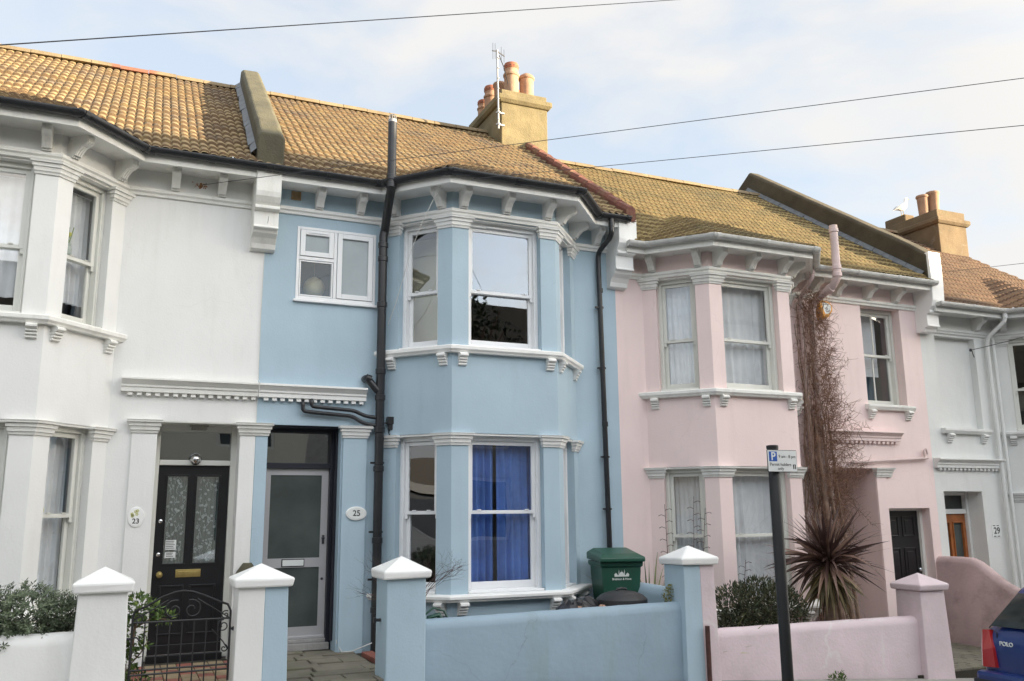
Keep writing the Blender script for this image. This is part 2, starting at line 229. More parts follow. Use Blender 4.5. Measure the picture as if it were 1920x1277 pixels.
class MB:
    def __init__(s): s.v = []; s.f = []; s.t = []; s.tv = 0.5; s.usetint = False
    def q(s, *ps):
        b = len(s.v); s.v += [tuple(p) for p in ps]; s.f.append(tuple(range(b, b+len(ps)))); s.t.append(s.tv)
    def box(s, u0, u1, v0, v1, z0, z1, F=FA):
        b = len(s.v)
        for z in (z0, z1):
            for u, v in ((u0, v0), (u1, v0), (u1, v1), (u0, v1)): s.v.append(F(u, v, z))
        for f in ((0, 1, 2, 3), (4, 7, 6, 5), (0, 4, 5, 1), (1, 5, 6, 2), (2, 6, 7, 3), (3, 7, 4, 0)):
            s.f.append(tuple(b+i for i in f)); s.t.append(s.tv)
        return s
    def bxyz(s, x0, x1, y0, y1, z0, z1): return s.box(x0, x1, -y0, -y1, z0, z1)
    def prism(s, poly, z0, z1):
        b = len(s.v); n = len(poly)
        s.v += [(p[0], p[1], z0) for p in poly] + [(p[0], p[1], z1) for p in poly]
        s.f += [tuple(b+i for i in range(n))[::-1], tuple(b+n+i for i in range(n))]
        s.f += [(b+i, b+(i+1) % n, b+n+(i+1) % n, b+n+i) for i in range(n)]; s.t += [s.tv]*(n+2); return s
    def extr(s, prof, u0, u1, F=FA):
        """closed profile of (v,z) extruded along u"""
        b = len(s.v); n = len(prof)
        s.v += [F(u0, v, z) for v, z in prof] + [F(u1, v, z) for v, z in prof]
        s.f += [tuple(b+i for i in range(n)), tuple(b+n+i for i in range(n))[::-1]]
        s.f += [(b+(i+1) % n, b+i, b+n+i, b+n+(i+1) % n) for i in range(n)]; s.t += [s.tv]*(n+2); return s
    def sweep(s, path, prof, ext=(0, 0)):
        """profile of (out,z), closed, along a plan path with mitred corners"""
        P = [Vector((p[0], p[1])) for p in path]
        d0 = (P[1]-P[0]).normalized(); P[0] = P[0]-d0*ext[0]
        d1 = (P[-1]-P[-2]).normalized(); P[-1] = P[-1]+d1*ext[1]
        b = len(s.v); n = len(prof)
        for i, p in enumerate(P):
            ds = []
            if i > 0: ds.append((p-P[i-1]).normalized())
            if i < len(P)-1: ds.append((P[i+1]-p).normalized())
            ns = [Vector((d.y, -d.x)) for d in ds]
            m = sum(ns, Vector((0, 0))).normalized(); m = m/max(.2, m.dot(ns[0]))
            for o_, z in prof: s.v.append((p.x+m.x*o_, p.y+m.y*o_, z))
        for i in range(len(P)-1):
            for j in range(n):
                k = (j+1) % n; s.f.append((b+i*n+k, b+i*n+j, b+(i+1)*n+j, b+(i+1)*n+k)); s.t.append(s.tv)
        s.f.append(tuple(b+j for j in range(n))); s.f.append(tuple(b+(len(P)-1)*n+j for j in range(n))[::-1]); s.t += [s.tv]*2
        return s
    def tube(s, pts, r, n=8, cap=True):
        pts = [Vector(p) for p in pts]; m = len(pts); rs = r if isinstance(r, (list, tuple)) else [r]*m
        b = len(s.v); prev = None
        for i, p in enumerate(pts):
            d = (pts[min(i+1, m-1)]-pts[max(i-1, 0)]).normalized()
            if prev is None:
                a = d.cross(Vector((0, 0, 1)) if abs(d.z) < .9 else Vector((1, 0, 0))).normalized()
            else: a = (prev-d*prev.dot(d)).normalized()
            prev = a; c = d.cross(a)
            for k in range(n):
                t = 2*math.pi*k/n; s.v.append(tuple(p+(a*math.cos(t)+c*math.sin(t))*rs[i]))
        for i in range(m-1):
            for k in range(n):
                k2 = (k+1) % n; s.f.append((b+i*n+k, b+i*n+k2, b+(i+1)*n+k2, b+(i+1)*n+k)); s.t.append(s.tv)
        if cap:
            s.f.append(tuple(b+k for k in range(n))[::-1]); s.f.append(tuple(b+(m-1)*n+k for k in range(n))); s.t += [s.tv]*2
        return s
    def lathe(s, c, prof, n=20, rot=None):
        """prof of (r,z) about vertical axis at c"""
        b = len(s.v); c = Vector(c)
        for r, z in prof:
            for k in range(n):
                t = 2*math.pi*k/n; p = Vector((r*math.cos(t), r*math.sin(t), z))
                if rot: p = rot @ p
                s.v.append(tuple(c+p))
        for i in range(len(prof)-1):
            for k in range(n):
                k2 = (k+1) % n; s.f.append((b+i*n+k, b+i*n+k2, b+(i+1)*n+k2, b+(i+1)*n+k)); s.t.append(s.tv)
        s.f.append(tuple(b+k for k in range(n))[::-1]); s.f.append(tuple(b+(len(prof)-1)*n+k for k in range(n))); s.t += [s.tv]*2
        return s
    def build(s, name, m, parent=None, smooth=False, bevel=0, tint=False, weld=False, fixn=False):
        me = bpy.data.meshes.new(name); me.from_pydata(s.v, [], s.f)
        me.materials.append(M[m] if isinstance(m, str) else m)
        if tint:
            a = me.attributes.new('tint', 'FLOAT', 'FACE'); a.data.foreach_set('value', s.t)
        if weld or fixn:
            b = bmesh.new(); b.from_mesh(me)
            if weld: bmesh.ops.remove_doubles(b, verts=b.verts, dist=.0004)
            bmesh.ops.recalc_face_normals(b, faces=b.faces); b.to_mesh(me); b.free()
        o = bpy.data.objects.new(name, me); COL.objects.link(o)
        if parent is not None:
            o.parent = parent
            if parent.type == 'EMPTY' and parent.parent is None: o.location = -parent.location
        if smooth:
            for p in me.polygons: p.use_smooth = True
            e = o.modifiers.new('edges', 'EDGE_SPLIT'); e.split_angle = R(38)
        if bevel:
            e = o.modifiers.new('bevel', 'BEVEL'); e.width = bevel; e.segments = 2; e.limit_method = 'ANGLE'; e.angle_limit = R(40)
        return o
def B(*a, F=FA): return MB().box(*a, F=F)
def tag(o, label=None, cat=None, group=None, kind=None):
    if label: o['label'] = label
    if cat: o['category'] = cat
    if group: o['group'] = group
    if kind: o['kind'] = kind
    return o
def thing(name, label, cat, loc=(0, 0, 0), group=None):
    o = bpy.data.objects.new(name, None); COL.objects.link(o); o.location = loc; o.empty_display_size = .2
    return tag(o, label, cat, group)
def text(s, name, m, origin, udir, zdir, size, parent=None, depth=.002, align='CENTER', xs=1.0, bold=0.0):
    """flat lettering: origin = centre of the word, udir/zdir = reading and up directions"""
    c = bpy.data.curves.new(name, 'FONT'); c.body = s; c.size = size; c.align_x = align; c.align_y = 'CENTER'; c.extrude = depth; c.offset = bold
    t = bpy.data.objects.new(name, c); COL.objects.link(t)
    bpy.context.view_layer.update()
    me = bpy.data.meshes.new_from_object(t.evaluated_get(bpy.context.evaluated_depsgraph_get()))
    COL.objects.unlink(t); bpy.data.objects.remove(t)
    U = Vector(udir).normalized(); Z = Vector(zdir).normalized(); Nn = U.cross(Z)
    O = Vector(origin)
    for v in me.vertices: v.co = O + U*(v.co.x*xs) + Z*v.co.y + Nn*(v.co.z+depth)
    me.materials.clear(); me.materials.append(M[m])
    o = bpy.data.objects.new(name, me); COL.objects.link(o)
    if parent is not None:
        o.parent = parent
        if parent.type == 'EMPTY' and parent.parent is None: o.location = -parent.location
    return o
def panel(mb, F, u0, u1, z0, z1, holes, th=.25):
    us = sorted({u0, u1, *[h[0] for h in holes], *[h[1] for h in holes]}); zs = sorted({z0, z1, *[h[2] for h in holes], *[h[3] for h in holes]})
    solid = lambda i, j: 0 <= i < len(us)-1 and 0 <= j < len(zs)-1 and not any(h[0]-1e-6 <= us[i] and us[i+1] <= h[1]+1e-6 and h[2]-1e-6 <= zs[j] and zs[j+1] <= h[3]+1e-6 for h in holes)
    for i in range(len(us)-1):
        for j in range(len(zs)-1):
            if not solid(i, j): continue
            a, b, c, d = us[i], us[i+1], zs[j], zs[j+1]
            mb.q(F(a, 0, c), F(b, 0, c), F(b, 0, d), F(a, 0, d)); mb.q(F(a, -th, c), F(a, -th, d), F(b, -th, d), F(b, -th, c))
            if not solid(i-1, j): mb.q(F(a, -th, c), F(a, 0, c), F(a, 0, d), F(a, -th, d))
            if not solid(i+1, j): mb.q(F(b, 0, c), F(b, -th, c), F(b, -th, d), F(b, 0, d))
            if not solid(i, j-1): mb.q(F(a, -th, c), F(b, -th, c), F(b, 0, c), F(a, 0, c))
            if not solid(i, j+1): mb.q(F(a, 0, d), F(b, 0, d), F(b, -th, d), F(a, -th, d))
    return mb
# ------------------------------------------------------------ the setting
def ground_z(x): return -1.42-.0715*x
def sheet(name, m, x0, x1, y0, y1, dz, kind='structure', n=1):
    mb = MB(); 
    for i in range(n):
        a = x0+(x1-x0)*i/n; b = x0+(x1-x0)*(i+1)/n
        mb.q((a, y0, ground_z(a)+dz), (b, y0, ground_z(b)+dz), (b, y1, ground_z(b)+dz), (a, y1, ground_z(a)+dz))
    o = mb.build(name, m); o['kind'] = kind; return o
sheet('ground', 'soil', -300, 300, -400, 400, -.35)
sheet('road', 'asphalt', -60, 90, -9.2, -3.65, -.12)
sheet('pavement', 'pave', -60, 90, -3.5, -1.95, 0)
sheet('far_pavement', 'pave', -60, 90, -12.6, -9.35, 0)
kb = MB()
for y0, y1 in ((-3.65, -3.5), (-9.35, -9.2)):
    for i in range(-30, 60):
        a, b = i*1.0+.004, i*1.0+.996
        vs = [(a, y0, ground_z(a)-.3), (b, y0, ground_z(b)-.3), (b, y1, ground_z(b)-.3), (a, y1, ground_z(a)-.3)]
        vt = [(p[0], p[1], ground_z(p[0])+.006) for p in vs]
        kb.q(*vt); kb.q(vs[0], vs[1], vt[1], vt[0]); kb.q(vs[1], vs[2], vt[2], vt[1]); kb.q(vs[2], vs[3], vt[3], vt[2]); kb.q(vs[3], vs[0], vt[0], vt[3])
kb.build('kerb', 'kerb', bevel=.01)['kind'] = 'structure'

def garden(name, x0, x1, z, m='soil'):
    o = B(x0, x1, -.2, 1.82, z-.5, z).build(name, m); o['kind'] = 'structure'; return o
garden('garden_ground', -4, .16, -1.52); garden('garden_ground', 2.72, 6.14, -1.62); garden('garden_ground', 6.34, 9.4, -1.98)
garden('garden_ground', 12.3, 19, -2.35); B(9.4, 12.12, -.2, 1.96, -2.5, -2.06).build('garden_ground', 'joint')['kind'] = 'structure'

# stone path of the blue house: irregular worn slabs
def paving(name, m, rects, z, h=.03, jit=.006, seed=1):
    rnd = random.Random(seed); mb = MB()
    for (x0, x1, y0, y1) in rects:
        dz = rnd.uniform(-jit, jit); mb.bxyz(x0, x1, y0, y1, z-h, z+dz)
    o = mb.build(name, m, bevel=.007); o['kind'] = 'structure'; return o
B(1.46, 2.72, -.2, 1.82, -2, -1.585).build('path_bed', 'joint')['kind'] = 'structure'
rc = []; rnd = random.Random(3); y = -1.94
while y < .1:
    h = rnd.uniform(.2, .3); x = 1.46
    while x < 2.58:
        w_ = rnd.uniform(.32, .62); x2 = min(2.6, x+w_)
        if x2 > 2.5: x2 = 2.6
        rc.append((x+.012, x2-.008, y+.01, y+h-.01)); x = x2
    y += h
paving('stone_path', 'slate', rc, -1.56, jit=.01)
paving('red_path_edging', 'redpath', [(2.63, 2.76, -1.94+.42*i, -1.94+.42*i+.41) for i in range(4)], -1.53, h=.06)
B(.16, 1.30, -.2, 1.82, -2, -1.575).build('path_bed', 'joint')['kind'] = 'structure'
ra, rb = [], []
for i in range(10):
    for j in range(7):
        x = .17+j*.16; y = -1.93+i*.185
        (ra if (i+j) % 3 and 0 < j < 6 else rb).append((x+.004, x+.156, y+.004, y+.181))
paving('buff_tiled_path', 'buffpath', ra, -1.55, jit=.003); paving('red_tiled_path', 'redpath', rb, -1.55, jit=.003)
rc = []
for i in range(22):
    for j in range(14):
        x = 9.95+j*.22+(.11 if i % 2 else 0); y = -1.94+i*.11
        if x < 12.0: rc.append((x+.005, min(12.05, x+.215), y+.004, y+.106))
paving('brick_path', 'slate', rc, -2.035, jit=.005, seed=5)

# ------------------------------------------------------------ building elements
def console(mb, F, u, wd, zt, zb, pr):
    h = zt-zb
    prof = [(0, zt), (pr, zt), (pr+.012, zt-.03), (pr+.012, zt-.075), (pr-.02, zt-.10), (pr*.72, zt-.115), (pr*.52, zt-.16), (pr*.40, zt-.21), (pr*.30, zb+.02), (pr*.28, zb), (0, zb)]
    mb.extr(prof, u-wd/2, u+wd/2, F)
    for k in (-1, 0, 1):
        c = u+k*wd*.3
        p2 = [(v+(.010 if 0 < i < 10 else 0), z) for i, (v, z) in enumerate(prof)]
        mb.extr(p2, c-wd*.09, c+wd*.09, F)
    mb.box(u-wd/2-.015, u+wd/2+.015, 0, pr+.035, zt-.002, zt+.02, F=F)
def sill_bracket(mb, F, u, zt, wd=.105, h=.15, pr=.1):
    prof = [(0, zt), (pr*.8, zt), (pr+.01, zt-.018), (pr+.01, zt-.038), (pr*.8, zt-.055), (0, zt-.055)]
    mb.extr(prof, u-wd/2, u+wd/2, F)
    for k in range(3):
        z = zt-.058-k*.032; p = pr*(.78-.2*k); mb.extr([(0, z), (p, z-.003), (p, z-.020), (p-.014, z-.029), (0, z-.029)], u-wd/2, u+wd/2, F)
STEPS = [(.016, 0, .03), (.03, .03, .075), (.05, .075, .115), (.075, .115, .15)]
def capital(mb, path, z0, sc=1.0):
    for o_, a, b in STEPS:
        e = o_*.75
        mb.sweep(path, [(-.03, z0+a), (o_*sc, z0+a), (o_*sc+.004, z0+(a+b)/2), (o_*sc+.012, z0+b-.004), (-.03, z0+b-.004)], (e, e))
def string(mb, path, z0, z1, pr=.06, ext=(0, 0)):
    mb.sweep(path, [(-.02, z0), (pr*.45, z0), (pr*.6, z0+(z1-z0)*.35), (pr, z0+(z1-z0)*.55), (pr, z1-.012), (pr*.9, z1), (-.02, z1)], ext)
def curtain(F, u0, u1, z0, z1, v, m, label, folds=9, amp=.025, name='net_curtain', cat='curtain', group=None, seed=0, gather=0):
    rnd = random.Random(seed); mb = MB(); n = folds*8; ph = rnd.random()*6; rows = 6
    fr = [rnd.uniform(.7, 1.3) for _ in range(folds+2)]
    for j in range(rows+1):
        t = j/rows; z = z1+(z0-z1)*t
        for i in range(n+1):
            s_ = i/n; u = u0+(u1-u0)*s_; a = amp*(.5+.7*t)*fr[int(s_*folds)]
            mb.v.append(F(u+gather*t*math.sin(s_*9), v+a*math.sin(s_*folds*2*math.pi+ph+.5*math.sin(t*3+i*.1))+.35*a*math.sin(s_*folds*4.7+ph*2), z))
    for j in range(rows):
        for i in range(n):
            b = j*(n+1)+i; mb.f.append((b, b+n+1, b+n+2, b+1)); mb.t.append(.5)
    mb.tube([F(u0-.02, v, z1+.01), F(u1+.02, v, z1+.01)], .008, 6)
    o = mb.build(name, m, smooth=True)
    for p in o.data.polygons: p.use_smooth = True
    return tag(o, label, cat, group)
def sash(house, F, u0, u1, z0, z1, fm, mid, rec=.10, fw=.055, st=.05, br=.08, horns=True, bars=0, top=.06, label=None, cill=True, lockm=None):
    """box frame (part) with two sashes and two panes (sub-parts)"""
    f = MB(); d0, d1 = -rec-.13, -rec
    f.box(u0, u0+fw, d0, d1, z0, z1, F=F).box(u1-fw, u1, d0, d1, z0, z1, F=F)
    f.box(u0+fw, u1-fw, d0, d1, z1-top, z1, F=F)
    f.box(u0+fw, u1-fw, d0, d1+.02, z0, z0+.035, F=F)
    f.box(u0+.012, u1-.012, d1, -.005, z0-.001, z0+.022, F=F)        # timber cill
    for a in (u0+fw*.5, u1-fw*.5): f.box(a-.006, a+.006, d1, d1+.008, z0+.035, z1-top*.5, F=F)
    w_ = f.build('window', fm, house, bevel=.004)
    if label: w_['label'] = label
    a, b = u0+fw, u1-fw
    for (lo, hi, v, r0, r1) in ((mid-.02, z1-top, d1-.035, .042, .05), (z0+.035, mid+.022, d1-.078, br, .042)):
        m_ = MB(); m_.box(a, a+st, v-.035, v, lo, hi, F=F).box(b-st, b, v-.035, v, lo, hi, F=F).box(a+st, b-st, v-.035, v, lo, lo+r0, F=F).box(a+st, b-st, v-.035, v, hi-r1, hi, F=F)
        if bars:
            for k in range(1, bars+1):
                c = a+st+(b-a-2*st)*k/(bars+1); m_.box(c-.011, c+.011, v-.025, v-.004, lo+r0, hi-r1, F=F)
        if horns and lo > z0+.2:
            for c in (a, b-.035): m_.box(c, c+.035, v-.03, v-.002, lo-.05, lo, F=F)
            for c in (a+st+.06, b-st-.10): m_.box(c, c+.05, v-.002, v+.012, lo+r0-.002, lo+r0+.012, F=F)
        sh = m_.build('sash', fm, w_, bevel=.004)
        gp = MB(); gp.q(F(a+st-.004, v-.018, lo+r0-.004), F(b-st+.004, v-.018, lo+r0-.004), F(b-st+.004, v-.018, hi-r1+.004), F(a+st-.004, v-.018, hi-r1+.004)); gp.build('pane', M['glass'], w_)
    return w_
def bay_pts(a, b, c, d, dep=.72): return [(a, 0), (b, -dep), (c, -dep), (d, 0)]
def offset(path, o_):
    P = [Vector(p) for p in path]; out = []
    for i, p in enumerate(P):
        ds = []
        if i > 0: ds.append((p-P[i-1]).normalized())
        if i < len(P)-1: ds.append((P[i+1]-p).normalized())
        ns = [Vector((d.y, -d.x)) for d in ds]; m = sum(ns, Vector((0, 0))).normalized(); m = m/m.dot(ns[0]); out.append((p.x+m.x*o_, p.y+m.y*o_))
    return out
PR, CA, DEP = .215, .20, .72
def house_core(h, x0, x1, bay, dz, wm, tm, holes, zb, trim_gutter, tilem, roof_x=None, frieze_u=(), string_ext=(0, 0), open_bay=True, ridge_y=3.75, pitch=.70):
    """facade, bay, string courses, eaves, gutter, roof"""
    A, Bp, Cp, D = bay; z = lambda v: v+dz
    bh = (A[0], D[0], z(-1.05), z(3.9))
    wall = MB(); panel(wall, FA, x0, x1, zb, z(4.02), holes+[bh], .28)
    faces = [Fr(A, Bp), Fr(Bp, Cp), Fr(Cp, D)]
    for i, F in enumerate(faces):
        e0, e1 = (CA, CA) if i != 1 else (PR, PR)
        panel(wall, F, 0, F.len, zb, z(4.02), [(e0, F.len-e1, z(2.02), z(3.68)), (e0, F.len-e1, z(-.92), z(.96))], .22)
    ow = wall.build('wall', wm, h, weld=True)
    for md in (): pass
    # capitals, pilaster by pilaster
    for lev in (z(3.53), z(.81)):
        for k, path in enumerate(((faces[0](0.0, 0, 0), faces[0](CA, 0, 0)), (faces[0](faces[0].len-CA, 0, 0), Bp, faces[1](PR, 0, 0)), (faces[1](faces[1].len-PR, 0, 0), Cp, faces[2](CA, 0, 0)), (faces[2](faces[2].len-CA, 0, 0), faces[2](faces[2].len, 0, 0)))):
            c = MB(); capital(c, [(p[0], p[1]) for p in path], lev); c.build('capital', tm, h, bevel=.003)
    full = [(x0, 0), A, Bp, Cp, D, (x1, 0)]
    c = MB(); string(c, full, z(3.683), z(3.77), .055, string_ext); c.build('string_course', tm, h)
    # lintel soffits over bay windows are painted like the trim
    for F in faces:
        e = CA if F is not faces[1] else PR
        B(e-.001, F.len-e+.001, -.21, -.012, z(3.66), z(3.684), F=F).build('lintel', tm, h); B(e-.001, F.len-e+.001, -.21, -.012, z(.935), z(.962), F=F).build('lintel', tm, h)
    # sills with brackets
    for zs, pj, hh in ((z(2.02), .095, .09), (z(-.92), .13, .075)):
        c = MB(); c.sweep([A, Bp, Cp, D], [(-.05, zs-hh), (pj-.03, zs-hh), (pj-.02, zs-hh+.02), (pj, zs-hh*.55), (pj, zs-.012), (pj-.01, zs), (-.10, zs+.012)], (.10, .10)); sl_ = c.build('sill', tm, h, bevel=.003)
        for i, F in enumerate(faces):
            for u in (.13, F.len-.11):
                c = MB(); sill_bracket(c, F, u, zs-hh, pr=pj*.95); c.build('sill_bracket', tm, h)
    # consoles of the frieze
    for F, us in ((faces[0], (.17, F_len(faces[0])-.13)), (faces[1], (.13, faces[1].len/2, faces[1].len-.13)), (faces[2], (.13, faces[2].len-.17)), (FA, frieze_u)):
        for u in us:
            c = MB(); console(c, F, u, .095, z(4.0), z(3.77), .245); c.build('bracket', tm, h)
    # eaves: soffit, fascia, gutter
    a2, b2, c2, d2 = offset([(x0, 0), A, Bp, Cp, D, (x1, 0)], 0)[1:5], 0, 0, 0
    base = [(x0, 0), A, Bp, Cp, D, (x1, 0)]
    c = MB(); c.sweep(base, [(-.1, z(4.0)), (.34, z(4.0)), (.34, z(3.965)), (.375, z(3.965)), (.375, z(4.085)), (-.1, z(4.085))]); c.build('fascia', tm, h)
    gm = trim_gutter; ez = 4.10
    pf = [(.385, z(ez-.01))]+[(.435+.058*math.cos(t), z(ez)+.058*math.sin(t)) for t in [math.pi+math.pi*k/8 for k in range(9)]]+[(.493, z(ez+.012)), (.483, z(ez+.012)), (.478, z(ez-.03)), (.435, z(ez-.045)), (.392, z(ez-.03)), (.387, z(ez+.012))]
    g_ = MB(); g_.sweep(base, pf); gut = g_.build('gutter', gm, h, smooth=True)
    ep = offset(base, .435); jb = MB()
    for i in range(len(ep)-1):
        p, q = Vector(ep[i]), Vector(ep[i+1]); ln = (q-p).length; k = max(1, round(ln/.75))
        for j in range(k+1):
            if ln < .3 and j: continue
            c_ = p+(q-p)*min(.97, max(.03, j/k)); d = (q-p).normalized()
            ring = [(c_.x-d.x*.03, c_.y-d.y*.03, z(ez)), (c_.x+d.x*.03, c_.y+d.y*.03, z(ez))]
            jb.tube(ring, .066, 12)
    # keep lower halves only, so that the joints read as collars
    for q in range(len(jb.v)//24):
        jb2 = MB(); jb2.v = [(a, b, min(c_, z(ez+.015))) for a, b, c_ in jb.v[q*24:q*24+24]]; jb2.f = jb.f[:14]; jb2.t = jb.t[:14]; jb2.build('gutter_joint', gm, gut)
    # roof
    rx0, rx1 = roof_x or (x0, x1); zE = z(4.085); y0 = -.435; ed = offset(base, .465)
    lines = [(Vector(ed[i]), (Vector(ed[i+1])-Vector(ed[i])).normalized()) for i in (1, 2, 3)]
    def eave_y(x):
        for i in range(1, 4):
            if ed[i][0] <= x <= ed[i+1][0]:
                t = (x-ed[i][0])/(ed[i+1][0]-ed[i][0]); return ed[i][1]+t*(ed[i+1][1]-ed[i][1])
        return ed[0][1]
    def hgt(x, y):
        main = zE+pitch*(y-ed[0][1]); e = 1e9
        for p, d in lines:
            n_ = Vector((-d.y, d.x)); e = min(e, (Vector((x, y))-p).dot(n_))
        return max(main, zE+.50*e if e > -.05 else -99)
    rnd = random.Random(int(x0*10)+5)
    G, RW = .205, .105; mb = MB(); sub = 6; nx = int((rx1-rx0)/RW*sub); dx = (rx1-rx0)/nx
    prof = [-.25, .80, 1.0, 1.0, .85, .45]
    ys = []; k = 0
    y = ridge_y
    while y > -1.35:
        yl = y-G; ys.append((yl+.004, .030, k)); ys.append((yl+.05, .027, k)); ys.append((y-.006, .0, k)); y = yl; k += 1
    ys.sort()
    prev = None; tints = {}
    def tint_of(i, k):
        key = (int(i/(2*sub)), k)
        if key not in tints: tints[key] = min(1, max(.2, rnd.gauss(.6, .15))) if rnd.random() > .03 else .18
        return tints[key]
    cols = nx+1; rows_idx = []
    for (yy, dzc, k) in ys:
        row = []
        for i in range(cols):
            x = rx0+i*dx; ey = eave_y(x); yc = max(yy, ey); bump = prof[i % sub]*.024+.009*(hash((i//sub*7919+k*104729) % 1013) % 97/97-.5)+.006*math.sin(x*2.3+k*1.9)
            if (k % 2) and False: bump = prof[(i+3) % sub]*.036
            s_ = dzc if yy >= ey else .022
            mb.v.append((x, yc, hgt(x, yc)+s_+bump+.006*math.sin(x*1.1+k*.7)))
        rows_idx.append(k)
    for j in range(len(ys)-1):
        for i in range(cols-1):
            b0 = j*cols+i; b1 = (j+1)*cols+i
            if ys[j+1][0] <= eave_y(rx0+(i+.5)*dx): continue
            mb.f.append((b0, b0+1, b1+1, b1)); mb.t.append(tint_of(i, ys[j][2]) if ys[j][2] == ys[j+1][2] else .05)  # course step faces tinted dark: a painted shadow line under each row
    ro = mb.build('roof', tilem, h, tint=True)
    bk = MB(); zr = zE+pitch*(ridge_y-ed[0][1]); bk.q((rx0, ridge_y, zr+.03), (rx1, ridge_y, zr+.03), (rx1, 8.3, zE-.1), (rx0, 8.3, zE-.1)); bk.build('back_roof', tilem, h, tint=True)
    rg = MB(); x = rx0
    while x < rx1-.02:
        x2 = min(rx1, x+.42); dzr = rnd.uniform(-.006, .006)
        rg.extr([(-ridge_y+.125*math.cos(t), zr-.015+dzr+.10*math.sin(t)) for t in [math.pi*k/8 for k in range(9)]], x+.004, x2-.004); x = x2
    rg.build('ridge_tiles', 'ridge', h, smooth=True)
    # rooms behind the windows
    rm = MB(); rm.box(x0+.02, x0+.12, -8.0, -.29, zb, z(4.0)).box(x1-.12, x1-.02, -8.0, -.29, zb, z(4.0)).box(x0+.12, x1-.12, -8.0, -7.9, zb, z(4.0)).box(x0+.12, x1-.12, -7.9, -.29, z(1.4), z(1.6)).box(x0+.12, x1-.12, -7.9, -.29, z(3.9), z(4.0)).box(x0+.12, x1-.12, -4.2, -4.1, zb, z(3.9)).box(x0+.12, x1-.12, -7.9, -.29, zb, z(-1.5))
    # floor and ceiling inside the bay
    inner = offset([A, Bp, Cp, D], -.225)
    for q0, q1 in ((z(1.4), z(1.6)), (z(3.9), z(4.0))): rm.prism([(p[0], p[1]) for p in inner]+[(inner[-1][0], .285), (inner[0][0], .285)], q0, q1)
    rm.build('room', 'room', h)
    return faces, zr
def F_len(F): return F.len
def bay_windows(h, faces, dz, fm, bars=(0, 0), **kw):
    out = []
    for F in faces:
        e = CA if F is not faces[1] else PR
        for z0, z1, mid in ((2.03, 3.665, 2.76), (-.91, .94, .02)):
            out.append(sash(h, F, e, F.len-e, z0+dz, z1+dz, fm, mid+dz, **kw))
    return out
def corbel(h, x0, x1, dz, m, y=.40):
    c = MB(); z = lambda v: v+dz
    prof = [(0, z(4.105)), (y, z(4.105)), (y, z(3.80)), (y-.012, z(3.74)), (y-.05, z(3.68)), (y-.09, z(3.645)), (y-.05, z(3.635)), (y-.05, z(3.60)), (y-.12, z(3.58)), (y-.12, z(3.48)), (y-.12, z(3.40)), (y-.10, z(3.395)), (y-.10, z(3.375)), (y-.15, z(3.37)), (y-.17, z(3.33)), (y-.24, z(3.29)), (y-.29, z(3.23)), (y-.31, z(3.17)), (0, z(3.15))]
    c.extr(prof, x0, x1); c.build('party_corbel', m, h, bevel=.006)
def door_cornice(h, x0, x1, dz, m, mitre=(False, False)):
    z = lambda v: v+dz
    prof = [(0, z(1.375)), (.065, z(1.375)), (.065, z(1.425)), (.08, z(1.43)), (.08, z(1.455)), (.10, z(1.475)), (.125, z(1.50)), (.14, z(1.505)), (.14, z(1.53)), (0, z(1.54))]
    c = MB(); c.extr(prof, x0, x1); o = c.build('door_cornice', m, h, bevel=.003)
    x = x0+.07
    while x < x1-.05: B(x, x+.052, 0, .05, z(1.338), z(1.3745)).build('dentil', m, o); x += .095
def pilaster_cap(h, x0, x1, z0, m, y=0):
    c = MB(); capital(c, [(x0, y), (x1, y)], z0); c.build('capital', m, h, bevel=.003)
def parapet(h, xa, xb, dz, m, skew=0., hi=.38, pitch=.70, y0=-.36, yr=3.75, front=None):
    zE = 4.13+dz; st = [(y0, 0), (y0+.02, hi-.03), (y0+.12, hi+.06), (yr, hi)]; mb = MB(); ring = []
    pts = []
    for i in range(14):
        y = y0+(yr-y0)*i/13; t = zE+pitch*(y+.455)+hi
        if i == 0: t -= .03
        pts.append((y, t))
    pts.append((yr+.5, pts[-1][1]-.3))
    for y, t in pts:
        s_ = skew*(y-y0); j = random.uniform(-.006, .006)
        bz = max(t-.75, 4.095+dz); ring.append([(xa+s_, y, bz), (xa+s_, y, t-.05), (xa+s_+.04+j, y, t+j), (xb+s_-.05, y, t+.004), (xb+s_+j, y, t-.05), (xb+s_, y, bz)])
    for i in range(len(ring)-1):
        for k in range(5): mb.q(ring[i][k], ring[i+1][k], ring[i+1][k+1], ring[i][k+1])
    mb.q(*ring[0]); mb.q(*ring[-1][::-1])
    o = mb.build('parapet', m, h, weld=True, bevel=.02)
    f = MB()
    for side, xx in ((-1, xa), ):
        for i in range(13):
            y = y0+.05+(yr-y0)*i/13; y2 = y0+.05+(yr-y0)*(i+1)/13-.004
            sa, sb = skew*(y-y0), skew*(y2-y0); k = random.uniform(.06, .09)
            z1, z2 = zE+pitch*(y+.455)+.075, zE+pitch*(y2+.455)+.075
            f.q((xx+sa-k, y, z1-.02), (xx+sa-.003, y, z1+.05), (xx+sb-.003, y2, z2+.05), (xx+sb-k, y2, z2-.02))
            f.q((xx+sa-k, y, z1-.05), (xx+sa-k, y, z1-.02), (xx+sb-k, y2, z2-.02), (xx+sb-k, y2, z2-.05))
    f.build('lead_flashing', 'lead', o)
    return o
